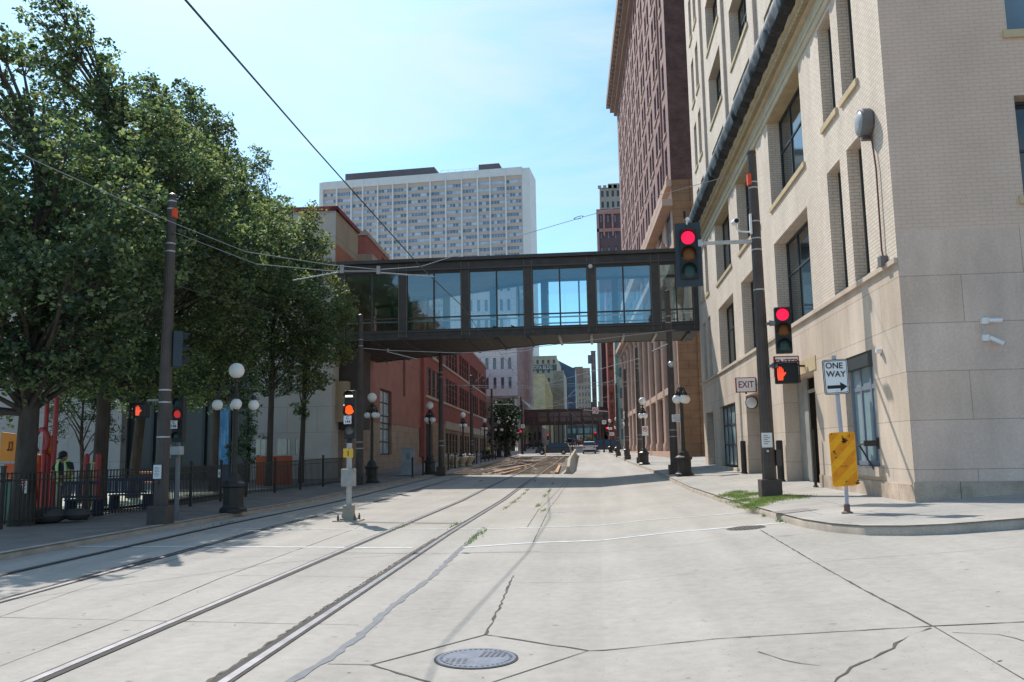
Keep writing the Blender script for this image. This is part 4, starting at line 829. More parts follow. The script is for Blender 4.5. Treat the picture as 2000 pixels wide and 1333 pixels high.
# ------------------------------------------------------------------ signals
def signal(label,c,lenses,bp=None,rot=0,lr=.15,visor=.2,mount=None,grp=None,housing=HOUS):
    t=thing('traffic_signal',label,'traffic signal',c,rot,grp);n=len(lenses);p=lr*2+.06;h=n*p
    MB().box(-lr-.03,lr+.03,-.02,.2,-h/2,h/2).build('housing',housing,t,bevel=.015)
    if bp: MB().prism([(-bp[0],-h/2-bp[1]),(bp[0],-h/2-bp[1]),(bp[0],h/2+bp[1]),(-bp[0],h/2+bp[1])],'y',.04,.055).build('backplate',BPL,t)
    for i,(m,lb) in enumerate(lenses):
        z=h/2-p*(i+.5)
        o=MB().lathe([(lr-.012,0),(lr-.03,.02),(lr*.5,.035),(.005,.04)],n=24).build('lens',m,t,smooth=True,label=lb);o.rotation_euler=(math.pi/2,0,0);o.location=(0,-.02,z)
        mb=MB();k=14
        for j in range(k):
            a0=R(-25)+R(230)*j/k;a1=R(-25)+R(230)*(j+1)/k
            for rr in(lr+.005,):
                L0=visor*(.55+.45*max(0,math.sin(a0)));L1=visor*(.55+.45*max(0,math.sin(a1)))
                mb.quad((rr*math.cos(a0),0,rr*math.sin(a0)),(rr*math.cos(a1),0,rr*math.sin(a1)),(rr*.97*math.cos(a1),-L1,rr*.97*math.sin(a1)),(rr*.97*math.cos(a0),-L0,rr*.97*math.sin(a0)))
        o=mb.build('visor',HOUS,t);o.location=(0,-.02,z)
    return t
RAG=[(RLIT,'lit red lens'),(AMB,'unlit amber lens'),(GRNL,'unlit green lens')]
def hand_shape(mb,s,y,ox=0,oz=0):
    def q(pts): mb.prism([(ox+a*s,oz+b*s) for a,b in pts],'y',y,y+.006)
    q([(-.34,-.95),(.30,-.95),(.36,-.35),(.42,.05),(-.40,.05),(-.40,-.4)])
    for x,h,w in((-.31,.62,.17),(-.10,.86,.17),(.12,.80,.17),(.33,.55,.16)): q([(x-w/2,.06),(x+w/2,.06),(x+w*.42,h),(x,h+.07),(x-w*.42,h)])
    q([(.40,-.45),(.72,-.02),(.66,.14),(.56,.12),(.37,-.12)])
def pedsig(label,c,w,h,rot=0,grp=None,dim=False,side=-.28):
    t=thing('pedestrian_signal',label,'pedestrian signal',c,rot,grp);MB().box(-w/2,w/2,0,.22,-h/2,h/2).build('housing',HOUS,t,bevel=.03)
    mb=MB();hand_shape(mb,h*.36,-.011,ox=w*side,oz=0);mb.build('lit_hand',M('lit hand dim',(.85,.10,.04),emit=.9) if dim else HLIT,t)
    MB().box(-w/2-.02,w/2+.02,-.16,.0,h/2-.0,h/2+.02).box(-w/2-.02,-w/2,-.13,0,-h/2,h/2).box(w/2,w/2+.02,-.13,0,-h/2,h/2).build('visor',HOUS,t)
    MB().quad((-w/2+.03,-.004,-h/2+.03),(w/2-.03,-.004,-h/2+.03),(w/2-.03,-.004,h/2-.03),(-w/2+.03,-.004,h/2-.03)).build('face_screen',M('signal face dark',(.02,.015,.014),.4,.1,3),t);return t
Yp=pR.y
c=at(1345,497,Yp-.1);lr=14.2/F*Yp
signal('red traffic signal with wide grey backplate hanging on the end of the mast arm',c,RAG,bp=(.33,.19),lr=lr,rot=-.05)
c2=at(1530,645,Yp-.25);signal('red traffic signal mounted on the right side of the bronze pole',c2,RAG,lr=.165,rot=-.12)
c3=at(1537,729,Yp-.25);pedsig('pedestrian signal with lit red hand under the pole mounted traffic signal',c3,.56,.52,-.12)
# brackets & arm (parts of pole)
def rel(P,q):return (q.x-P.x,q.y-P.y,q.z-P.z)
a=at(1372,476,Yp-.05);b_=at(1470,472,Yp);MB().cyl(rel(pR,a),rel(pR,b_),.045,.055,10).box(*[v for v in(a.x-pR.x-.12,a.x-pR.x,-.12,.02,a.z-pR.z-.09,a.z-pR.z+.09)]).build('mast_arm',STL,tR,smooth=True)
for px,py in((1503,632),(1508,715)):
    q=at(px,py,Yp-.2);MB().cyl(rel(pR,q),rel(pR,q+Vector((.13,0,0))),.075,.06,12).cyl(rel(pR,q+Vector((-.1,.2,0))),rel(pR,q),.04,.04,8).build('signal_bracket',M('bracket grey',(.22,.23,.24),.5,.1,3),tR)
q=at(1498,860,Yp-.24);s=thing('pole_notice','small white notice plate fixed to the right bronze pole','sign',q);MB().box(-.13,.13,0,.01,-.18,.18).build('plate',WHT,s,bevel=.004);mb=MB()
for i in range(5): mb.box(-.08,.02+.05*(i%2),-.003,-.0005,.10-i*.05,.12-i*.05)
mb.build('printed_line',M('print grey',(.25,.25,.25),.6,.1,2),s);MB().cyl((.0,.03,-.27),(.0,-.02,-.27),.06,n=14).build('push_button',BKP,s);MB().lathe([(.035,0),(.035,.01)],n=12).build('button_ring',STL,s).matrix_basis=Matrix.Translation((0,-.02,-.27))@Matrix.Rotation(math.pi/2,4,'X')
MB().box(.17,.3,-.12,.12,.75,1.15).build('service_box',BRN,tR)
# cameras at top
q=at(1437,433,Yp-.1);s=thing('traffic_camera','white traffic camera on a curved arm left of the right pole','camera',q)
MB().cyl((.0,-.14,-.02),(-.02,.2,.02),.075,.075,14).build('camera_body',WHT,s,smooth=True);MB().cyl((.0,-.141,-.02),(.0,-.15,-.02),.06,n=14).build('lens',BKP,s)
e=at(1466,455,Yp)-q;MB().tube([(0,0,-.05),(.02,0,-.2),(.1,0,-.27),(e.x,e.y,-.27),(e.x,e.y,-.0)],.022,8).box(e.x-.03,e.x+.02,-.05,.05,-.35,.18).build('camera_arm',WHT,s)
q=at(1341,428,Yp-.1);s=thing('signal_sensor','small white and black sensor standing on top of the hanging signal','sensor',q);MB().ball((.02,-.02,-.02),.06,12).cyl((0,0,-.15),(0,0,-.03),.02).build('white_sensor',WHT,s,smooth=True);MB().cyl((-.05,0,.02),(-.05,0,.2),.035,n=10).build('black_sensor',BKP,s)
# left pole attached signals
q=at(272,802,pL.y-.2);pedsig('dim lit red hand pedestrian signal left of the near left pole',q,.36,.36,.1,dim=True,side=-.1)
MB().cyl((q.x-pL.x+.1,0,q.z-pL.z+.25),(0,0,q.z-pL.z+.25),.03,n=8).build('signal_bracket',STL,tL)
q=at(347,820,pL.y+1.2);t=signal('shaded tram signal head with a small C 146 plate right of the near left pole',q+Vector((0,0,.0)),[(GRNL,None),(M('dim red tram lens',(.45,.03,.03),emit=.8),'dim lit red lens'),(M('plate gap',(.02,.02,.02),.6,.1,2),None),(GRNL,None)],lr=.115,visor=.12)
MB().box(-.09,.09,-.20,-.18,-.24,-.03).build('number_plate',WHT,t);text('C',.10,BKP,t,(0,-.204,-.08));text('146',.10,BKP,t,(0,-.204,-.175))
z0=H(q.x,q.y)+.1-q.z;MB().cyl((0,.1,z0),(0,.1,-.5),.06,n=12).box(-.13,.13,0,.2,z0,z0+.2).build('signal_post',M('post grey',(.2,.2,.2),.6,.1,4),t)
q=at(341,880,pL.y+1.15);s=thing('equipment_box','pale grey equipment box on the shaded tram signal post','utility box',q);MB().box(-.2,.2,-.1,.12,-.12,.1).box(-.2,-.14,-.12,.12,-.2,.16).build('box_body',M('box grey',(.42,.43,.42),.5,.15,4),s,bevel=.02)
q=at(353,683,pL.y+.2);signal('shadowed traffic signal among the leaves high beside the near left pole',q,[(GRNL,None)]*3,lr=.12,visor=.2,rot=2.2,housing=BPL)
q=at(307,922,pL.y-.2);s=thing('parking_notice','white notice sign on the near left pole','sign',q);MB().box(-.10,.10,0,.01,-.165,.165).build('plate',WHT,s);mb=MB()
for i in range(7): mb.box(-.07,.03+.04*(i%2),-.003,-.0005,.10-i*.035,.112-i*.035)
mb.build('printed_line',M('print grey',(.25,.25,.25)),s);MB().cyl((0,.04,-.24),(0,-.015,-.24),.045,n=12).build('push_button',BRN,s)
# tram signal
p=gp(681,1018,0);Ys=p.y;k=Ys/F
t=thing('tram_signal','slim tram signal on a white post with yellow plate, orange light and C 144 plate','tram signal',p)
z=lambda py:at(680,py,Ys).z-p.z
MB().box(-.34,.34,-.3,.3,-.02,.03).build('concrete_pad',KERB,t);MB().box(-.13,.13,-.13,.13,.03,z(987)).box(-.19,.19,-.19,.19,.03,.08).build('base_casting',M('base beige',(.34,.31,.25),.7,.2,4),t,bevel=.015)
for sx in(-1,1):
    for sy in(-1,1): MB().lathe([(.03,.0),(.03,.1),(.015,.12),(.015,.16)],(sx*.22,sy*.2,.03),8).build('anchor_bolt',M('bolt iron',(.12,.1,.085),.6,.2,4),t)
mb=MB();MB().cyl((0,0,z(987)),(0,0,z(866)),.072,n=16).build('post',M('post pale',(.44,.43,.41),.5,.1,3),t,smooth=True)
MB().box(-.16,.16,-.2,-.06,z(950),z(916)).box(.1,.19,-.18,.02,z(950),z(916)).build('control_box',M('control box grey',(.36,.35,.32),.6,.2,5),t,bevel=.02)
MB().box(-.13,.13,-.10,-.085,z(894),z(877)).build('yellow_plate',M('sign yellow',(.80,.48,.06),.5,.08,3),t,bevel=.004);MB().box(-.012,.012,-.104,-.1005,z(891),z(881)).build('plate_mark',BKP,t)
MB().box(-.14,.14,-.02,.2,z(858),z(763)).box(-.06,.06,0,.1,z(868),z(858)).build('housing',HOUS,t,bevel=.02);MB().cyl((-.18,.1,z(800)),(-.1,.1,z(800)),.14,n=16).build('side_lamp',HOUS,t)
for py,m in((773,M('lens black',(.03,.035,.03),.3,.1,3)),(801,OLIT),(840,M('lens grey',(.13,.13,.12),.3,.2,4))):
    o=MB().lathe([(.12,0),(.08,.025),(.01,.03)],n=22).build('lens',m,t,smooth=True);o.rotation_euler=(math.pi/2,0,0);o.location=(0,-.022,z(py));mb=MB()
    for j in range(12):
        a0=R(200)*j/12-R(10);a1=R(200)*(j+1)/12-R(10);mb.quad((.135*math.cos(a0),0,.135*math.sin(a0)),(.135*math.cos(a1),0,.135*math.sin(a1)),(.13*math.cos(a1),-.15,.13*math.sin(a1)),(.13*math.cos(a0),-.15,.13*math.sin(a0)))
    o=mb.build('visor',HOUS,t);o.location=(0,-.02,z(py))
MB().box(-.1,.1,-.07,-.055,z(775)-.02,z(775)+.03).build('lit_bar',YLIT,t)
mb=MB()
for i in range(8): a=i*math.pi/4;mb.box(.055*math.cos(a)-.013,.055*math.cos(a)+.013,-.075,-.056,z(801)+.055*math.sin(a)-.013,z(801)+.055*math.sin(a)+.013)
mb.build('lens_pattern',M('lens pattern',(.9,.3,.04),.4,.1,3),t)
MB().box(-.10,.10,-.18,-.165,z(829),z(813)).build('number_plate',WHT,t);text('C',.1,BKP,t,(0,-.184,z(817.5)-.0));text('144',.1,BKP,t,(0,-.184,z(825)))
# utility cabinet
p=gp(797,928,.13);t=thing('utility_cabinet','grey metal utility cabinet on the left pavement under the skyway','utility box',p,.15);CB=M('cabinet grey',(.27,.29,.31),.5,.15,2)
MB().box(-.38,.38,-.3,.3,0,1.6).box(-.42,.42,-.34,.34,1.6,1.64).build('cabinet_body',CB,t,bevel=.01);MB().box(-.08,.12,-.33,-.3,.95,1.3).build('door_latch',M('latch',(.18,.19,.2),.5,.1,3),t);MB().box(-.6,-.3,-.4,.2,0,.06).build('foot_pad',KERB,t)
# ------------------------------------------------------------------ one way sign + marker
p=gp(1655,1003,.15);Yq=p.y
t=thing('sign_post','leaning grey sign post at the corner kerb','post',p)
tp=at(1628,695,Yq);mid=at(1652,945,Yq)
POSTM=M('post zinc',(.42,.42,.46),.5,.12,4)
MB().cyl((0,0,0),rel(p,mid),.035,.035,10).cyl(rel(p,mid),rel(p,tp),.04,.04,10).build('tube',POSTM,t,smooth=True);MB().lathe([(.1,0),(.1,.02),(.055,.04),(.055,.16)],n=12).build('anchor_collar',M('rust collar',(.20,.12,.10),.7,.3,5),t)
def flat(name,label,cat,quadpx,Y,mats,rad=.03):
    P=[at(a,b_,Y) for a,b_ in quadpx];c=sum(P,Vector())/4;tt=thing(name,label,cat,c);return tt,[(v.x-c.x,v.z-c.z) for v in P]
def rounded(poly,r,k=4):
    out=[];n=len(poly)
    for i in range(n):
        p0,p1,p2=Vector(poly[i-1]),Vector(poly[i]),Vector(poly[(i+1)%n]);a=(p0-p1).normalized();b_=(p2-p1).normalized()
        for j in range(k+1):
            s=j/k;q=p1+a*r*(1-s)**2+b_*r*s**2;out.append((q.x,q.y))
    return out
def inset(poly,d):
    cx=sum(a for a,_ in poly)/len(poly);cy=sum(b for _,b in poly)/len(poly);o=[]
    for a,b_ in poly:o.append((a-math.copysign(d,a-cx),b_-math.copysign(d,b_-cy)))
    return o
t,q=flat('one_way_sign','white ONE WAY sign with a black arrow pointing right','sign',[(1611,772),(1660,769),(1655,701),(1605,704)],Yq-.06,None)
MB().prism(rounded(q,.05),'y',0,.008).build('sign_back',BKP,t);MB().prism(rounded(inset(q,.012),.045),'y',-.004,-.0005).build('white_border',WHT,t)
MB().prism(rounded(inset(q,.022),.04),'y',-.0065,-.0045).build('black_border',BKP,t);MB().prism(rounded(inset(q,.034),.035),'y',-.009,-.007).build('sign_face',WHT,t)
w=abs(q[1][0]-q[0][0]);ti=math.atan2(q[1][1]-q[0][1],q[1][0]-q[0][0]);lean=math.atan2(q[3][0]-q[0][0],q[3][1]-q[0][1])
for s_,dz,dx,sz in(('ONE',.20,-.02,.15),('WAY',.045,-.0,.15)): text(s_,sz,BKP,t,(dx+math.sin(lean)*dz,-.0125,dz),rot=(math.pi/2,-lean*.6,0),sx=.98)
mb=MB();ar=[(-.17,-.03),(.06,-.03),(.06,-.085),(.185,0),(.06,.085),(.06,.03),(-.17,.03)];zo=-.185;mb.prism([(a+math.sin(lean)*zo+.0,b_+zo+a*.03) for a,b_ in ar],'y',-.0115,-.0095);mb.build('arrow',BKP,t)
MB().cyl((0,-.012,-.26),(0,-.016,-.26),.012,n=8).build('bolt',STL,t)
t,q=flat('hazard_marker','dented orange hazard marker with worn diagonal stripes below the ONE WAY sign','sign',[(1627,952),(1677,948),(1669,843),(1618,846)],Yq-.08,None)
MB().prism(rounded(q,.05),'y',0,.006).build('marker_panel',ORG,t)
mb=MB()
def clipline(poly,k0,k1):
    # band between x - z*? ; diagonal band clipped by poly (Sutherland)
    def clip(P,f):
        o=[]
        for i in range(len(P)):
            a,b_=P[i-1],P[i];fa,fb=f(a),f(b_)
            if fa>=0:
                if fb>=0:o.append(b_)
                else:s=fa/(fa-fb);o.append((a[0]+(b_[0]-a[0])*s,a[1]+(b_[1]-a[1])*s))
            elif fb>=0:
                s=fa/(fa-fb);o.append((a[0]+(b_[0]-a[0])*s,a[1]+(b_[1]-a[1])*s));o.append(b_)
        return o
    P=clip(poly,lambda p:(p[1]-p[0]*1.05)-k0);P=clip(P,lambda p:k1-(p[1]-p[0]*1.05)) if P else P;return P
qi=rounded(inset(q,.014),.04)
for k0 in(-.62,-.24,.14,.52):
    P=clipline(qi,k0,k0+.19)
    if len(P)>2: mb.prism(P,'y',-.0035,-.0008)
mb.build('hazard_stripe',ORG2,t);mb=MB();random.seed(5)
for cx,cz,s in((.03,.33,.05),(.06,.30,.06),(-.16,.12,.035),(-.13,.02,.02),(.02,.36,.03),(.2,-.42,.05),(-.18,.44,.02),(.0,.28,.02),(.12,.4,.015),(.13,.42,.02)):
    for _ in range(3):
        x=cx+random.uniform(-s,s)*.6;z_=cz+random.uniform(-s,s)*.6;k=7;mb.prism([(x+s*random.uniform(.2,.75)*math.cos(6.28*i/k),z_+s*random.uniform(.15,.6)*math.sin(6.28*i/k)) for i in range(k)],'y',-.0052,-.0038)
mb.box(-.07,.06,-.005,-.0037,-.13,-.122);mb.build('scuff_mark',M('scuff',(.13,.07,.01),.8,.4,20),t);MB().cyl((0,-.004,.4),(0,-.01,.4),.012,n=8).cyl((.02,-.004,-.4),(.02,-.01,-.4),.012,n=8).build('bolt',BKP,t)
# right grass patch, slabs
def grass(name,pts,n,hh,mats,label,dz=.15,r=.0):
    vs=[];fs=[];mi=[]
    for _ in range(n):
        c=random.choice(pts);x=c[0]+random.gauss(0,c[2]);y=c[1]+random.gauss(0,c[3]);z=H(x,y)+dz-.03;a=random.uniform(0,6.28);w=random.uniform(.006,.014);h=hh*random.uniform(.4,1.2);lx,ly=random.gauss(0,h*.5),random.gauss(0,h*.5);k=len(vs)
        vs+=[(x-w*math.cos(a),y-w*math.sin(a),z),(x+w*math.cos(a),y+w*math.sin(a),z),(x+lx,y+ly,z+h)];fs.append((k,k+1,k+2));mi.append(random.randrange(3))
    mb=MB();mb.v=vs;mb.f=fs;mb.m=mi;return tag(mb.build(name,mats,kind='stuff'),label,'grass')
gg=[gp(x,y,.1) for x,y in((1425,972),(1445,975),(1470,970),(1500,968),(1530,975),(1455,982),(1490,985),(1475,992),(1515,980),(1440,966),(1500,978),(1555,976))]
grass('grass_patch',[(q.x,q.y,.13,.28) for q in gg],16000,.075,GRS,'tufty green grass growing around the foot of the right bronze pole')
gg=G((1480,998),(1505,1008),(1540,1018),(1935,1028),(1995,1022),(1880,1030),(1560,1020));grass('kerb_weeds',[(q.x,q.y,.08,.05) for q in gg],2200,.07,GRS,'small weeds growing along the corner kerb',0.03)
gg=G((1045,940),(1030,958),(1022,966),(1012,975),(1003,982),(990,992),(1080,945),(1073,960),(1064,970),(1052,988),(940,940),(960,925),(922,1058),(930,1048),(940,1042),(1062,998),(780,1032),(890,1026),(440,1022));grass('joint_weeds',[(q.x,q.y,.035,.5) for q in gg],1000,.055,GRS,'weeds growing out of the pavement joints between track and lane',0.03)
q=gp(1545,997,.15);strip('pavement_plate',[(q.x-.35,q.y-.35),(q.x+.35,q.y-.15)],.62,M('brown plate',(.27,.24,.225),.8,.2,6),.158,0)
# plate text pole sign
p,h=poles[1318];q=at(1322,817,p.y-.25);s=thing('lettered_plate','small white lettered plate on the pole next to the near right lamp','sign',q);MB().box(-.23,.23,0,.01,-.17,.17).build('plate',WHT,s)
for i,w_ in enumerate(('DO NOT','DRIVE ON','TRACKS')):text(w_,.085,M('print grey',(.25,.25,.25)),s,(0,-.004,.10-i*.1),sx=.9)
p=gp(1259,908,.15);q=at(1260,842,p.y-.2);s=thing('no_parking_sign','small white sign with a red prohibition ring on the right lamp post','sign',q);MB().box(-.2,.2,0,.01,-.32,.32).build('plate',WHT,s)
def ring(mb,r,w,y,n=20,c=(0,0)):
    for i in range(n):
        a,b_=6.283*i/n,6.283*(i+1)/n;mb.prism([(c[0]+r*math.cos(a),c[1]+r*math.sin(a)),(c[0]+r*math.cos(b_),c[1]+r*math.sin(b_)),(c[0]+(r-w)*math.cos(b_),c[1]+(r-w)*math.sin(b_)),(c[0]+(r-w)*math.cos(a),c[1]+(r-w)*math.sin(a))],'y',y,y+.003)
RS=M('sign red',(.65,.03,.04),.5,.1,2)
mb=MB();ring(mb,.16,.035,-.004,c=(0,.1));mb.prism([(-.12,.2),(-.09,.22),(.12,0),(.09,-.02)],'y',-.005,-.002);mb.build('ring',RS,s);text('P',.18,BKP,s,(0,-.003,.1));
p=at(1307,815,62) ; q=at(1308,688,poles[1318][0].y-.3)
s=thing('pole_speaker','round pale grey fixture on a pole mounted bracket under the skyway','light',at(1311,712,poles[1318][0].y-.2));MB().ball((0,0,0),.16,12).box(0,.2,-.03,.03,-.03,.03).build('fixture_body',STL,s,smooth=True)
# ------------------------------------------------------------------ bollards + chains left
prev=None;i=0;BG=[]
y=47.5
while y<93:
    x=-10.55-.012*(y-47);z_=H(x,y)+LH;t=thing('chain_bollard','slim black bollard in the chained row along the left kerb','bollard',(x,y,z_),0,'chained bollards on the left kerb')
    MB().lathe([(.09,0),(.09,.05),(.055,.07),(.055,1.0),(.07,1.03),(.07,1.09),(.03,1.14)],n=10).build('post',BLK,t,smooth=True);MB().box(-.02,.02,.05,.08,.8,.9).build('chain_ring',BLK,t)
    if y>56:
        if prev:
            a,b_=prev,Vector((x,y,z_+.85));pts=[a.lerp(b_,s/6)-Vector((0,0,.3*(1-(2*s/6-1)**2))) for s in range(7)];tag(MB().tube(pts,.018,5).build('chain',BLK),'dark chain sagging between two kerb bollards','chain','chains between the left kerb bollards')
        prev=Vector((x,y,z_+.85))
    y+=3.1
# planter flower boxes seen near wall
for i,(px,py) in enumerate([(868,893),(885,892),(902,890),(916,889)]):
    q=gp(px,py+22,.13);t=thing('stone_planter','pale stone planter with small white flowers before the red brick block','planter',q,0,'planters before the red brick block');MB().lathe([(.25,0),(.3,.1),(.22,.2),(.45,.6),(.5,.75),(.42,.78)],n=12).build('urn',M('planter stone',(.4,.33,.25),.9,.2,2),t)
    mb=MB();[mb.ball((random.uniform(-.35,.35),random.uniform(-.3,.3),.85+random.uniform(0,.15)),.05,6) for _ in range(9)];mb.build('flowers',WHT,t)
# ------------------------------------------------------------------ overhead wires
WM=M('wire dark',(.035,.04,.045),.5,.1,2);WG=M('wire grey',(.30,.30,.31),.5,.1,2)
def wire(label,pts,r,m=WM,grp='overhead tram wires',sag=0):
    P=[Vector(p) for p in pts]
    if sag and len(P)==2:
        a,b_=P;P=[a.lerp(b_,s/10)-Vector((0,0,sag*(1-(2*s/10-1)**2))) for s in range(11)]
    return tag(MB().tube(P,r,6).build('overhead_wire',m),label,'wire',grp)
wire('thick dark contact wire running from overhead along the near track',[atx(330,-42,-3.66),atx(362,0,-3.68),at(610,285,13.2),at(820,520,19.3),at(905,601,27.),at(935,645,38.)],.012)
wire('dark contact wire continuing along the track beneath the skyway',[at(935,645,38.),at(985,700,62),at(1030,762,95),at(1050,800,130)],.012)
wire('second contact wire along the far left track',[at(350,560,19.4),at(560,620,30),at(706,680,40.)],.010)
wire('contact wire of the left track passing the red brick block',[at(706,680,40.),at(860,740,62),at(950,790,95)],.010)
Yc=19.6
wire('grey span wire stretched between the near left and right poles through the foliage',[at(-20,262,15),at(60,310,15.5),at(330,432,17.2),at(480,492,18.6),at(640,517,19.3),at(740,527,19.4),at(822,521,19.5)],.009,WG)
wire('thin span wire rising from the track hangers to the right pole',[at(822,521,19.5),at(960,477,19.9),at(1130,427,20.4),at(1300,378,21),at(1462,334,pR.y)],.007,WG)
wire('span wire hung from the near left pole to the steady arms',[at(335,452,pL.y),at(500,516,19.5),at(650,530,19.4),at(740,530,19.4)],.008,WG)
q=at(1130,427,20.35);o=MB();o.tube([(-.12,0,0),(-.06,0,.03),(.06,0,.06),(.12,0,.05),(.06,0,.0),(-.06,0,-.02),(-.12,0,0)],.01,5).build('turnbuckle',WG,loc=q);tag([o_ for o_ in C.objects if o_.name.startswith('turnbuckle')][0],'small grey turnbuckle on the span wire against the sky','turnbuckle')
def arm(label,a,b_,r=.016,c=None):
    t=thing('steady_arm',label,'wire bracket',a,0,'steady arms of the overhead wires');MB().cyl((0,0,0),rel(a,b_),r,n=8).build('arm_tube',WG,t);MB().box(-.04,.04,-.03,.03,-.03,.16).build('clamp',WG,t)
arm('near steady arm pointing left from the skyway corner',at(668,531,19.4),at(572,548,19.4));arm('near steady arm pointing right under the span wire',at(739,533,19.4),at(848,541,19.4))
Yw=poles[702][0].y
wire('span wire under the skyway between the second pair of poles',[at(703,680,Yw),at(760,685,Yw),at(900,690,Yw),at(1000,684,Yw),at(1130,668,Yw),at(1318,645,Yw)],.014,WG)
arm('steady arm under the skyway on the left',at(758,688,Yw),at(814,702,Yw),.02);arm('steady arm under the skyway near the centre',at(1040,684,Yw),at(978,692,Yw),.02)
for (lp,rp,yy,ym) in((862,1251,(752,748),(755)),(922,1226,(757,755),(758)),(962,1208,(790,788),(790))):
    a,b_=poles[lp][0],poles[rp][0];wire('distant span wire crossing the street beyond the skyway',[at(lp-4,yy[0],a.y),at(1000,ym,(a.y+b_.y)/2),at(rp,yy[1]-4,b_.y)],.016,WG,'distant span wires')
for px,py,Y in((930,745,62),(945,745,62),(905,757,76),(1010,752,76),(1080,748,62),(1110,775,97),(1045,778,97)):arm('short distant steady arm hanging over the tracks',at(px,py,Y),at(px+14,py-14,Y+.2),.022)
for a,b_ in(((985,700,62),(1155,840,170)),((1010,716,62),(1165,820,170)),((1030,760,80),(1250,700,60)),((1040,800,110),(1190,775,90)),((1075,790,100),(1230,730,75))): wire('distant wire slanting over the street',[at(*a),at(*b_)],.014,WG,'distant slanting wires')
q=at(1298,668,poles[1318][0].y);e=poles[1318];a=at(1274,687,e[0].y-.3);bq=at(1312,669,e[0].y);arm('dark bracket arm on the pole under the skyway',bq,a,.035)
MB()
# ------------------------------------------------------------------ distant skyways
Yk=188.
a=at(1026,831,Yk);b_=at(1196,797,Yk);t=thing('dark_skyway','dark second skyway crossing the street beyond the intersection','skyway',(a.x,Yk,a.z));w=b_.x-a.x+3;h=b_.z-a.z
DK=M('rust skyway steel',(.13,.085,.08),.6,.2,1);DG=M('rust skyway glass',(.15,.08,.075),.2,.4,.25,spec=.6)
MB().box(0,w,0,4,0,h*.2).box(0,w,0,4,h*.82,h).box(-.5,0,-.2,4,0,h).build('body',DK,t)
for i in range(9):
    x=w*i/9;f=MB().box(x,x+.3,-.1,.3,h*.2,h*.82).box(x,x+w/9,.0,.15,h*.48,h*.52).build('window',DK,t);MB().quad((x+.3,.1,h*.2),(x+w/9,.1,h*.2),(x+w/9,.1,h*.82),(x+.3,.1,h*.82)).build('pane',M('tan seen through',(.22,.17,.13),.4,.2,.5) if i==1 else DG,f)
MB().quad((0,4,h*.2),(w,4,h*.2),(w,4,h*.82),(0,4,h*.82)).build('rear_glass',DG,t)
Yk=320.
a=at(1066,851,Yk);b_=at(1164,833,Yk);t=thing('glassy_skyway','pale green glass skyway, the farthest one at the end of the street','skyway',(a.x,Yk,a.z));w=b_.x-a.x;h=b_.z-a.z;MB().box(0,w,0,4,0,h*.2).box(0,w,0,4,h*.8,h+.6).build('body',M('far steel',(.12,.13,.13),.6,.1,1),t)
for i in range(8):
    x=w*i/8;f=MB().box(x,x+.5,-.1,.3,h*.2,h*.8).build('window',M('far steel',(.12,.13,.13)),t);MB().quad((x+.5,.1,h*.2),(x+w/8,.1,h*.2),(x+w/8,.1,h*.8),(x+.5,.1,h*.8)).build('pane',M('far green glass',(.30,.42,.38),.3,.3,.3),f)
# far street fill: low dark ground storeys under the second skyway
t,w,h=blockb('low_street_block','shadowed low building at the left side of the far street',1000,1058,836,215,M('far shade stone',(.26,.23,.20),.9,.2,.3),40,6,2,.5,.5,gm=GL)
t,w,h=blockb('shaded_shop_block','shaded shopfront block at the right side of the far street',1166,1184,800,200,M('far shade brown',(.17,.12,.10),.9,.2,.3),40,3,4,.5,.5,gm=GL)
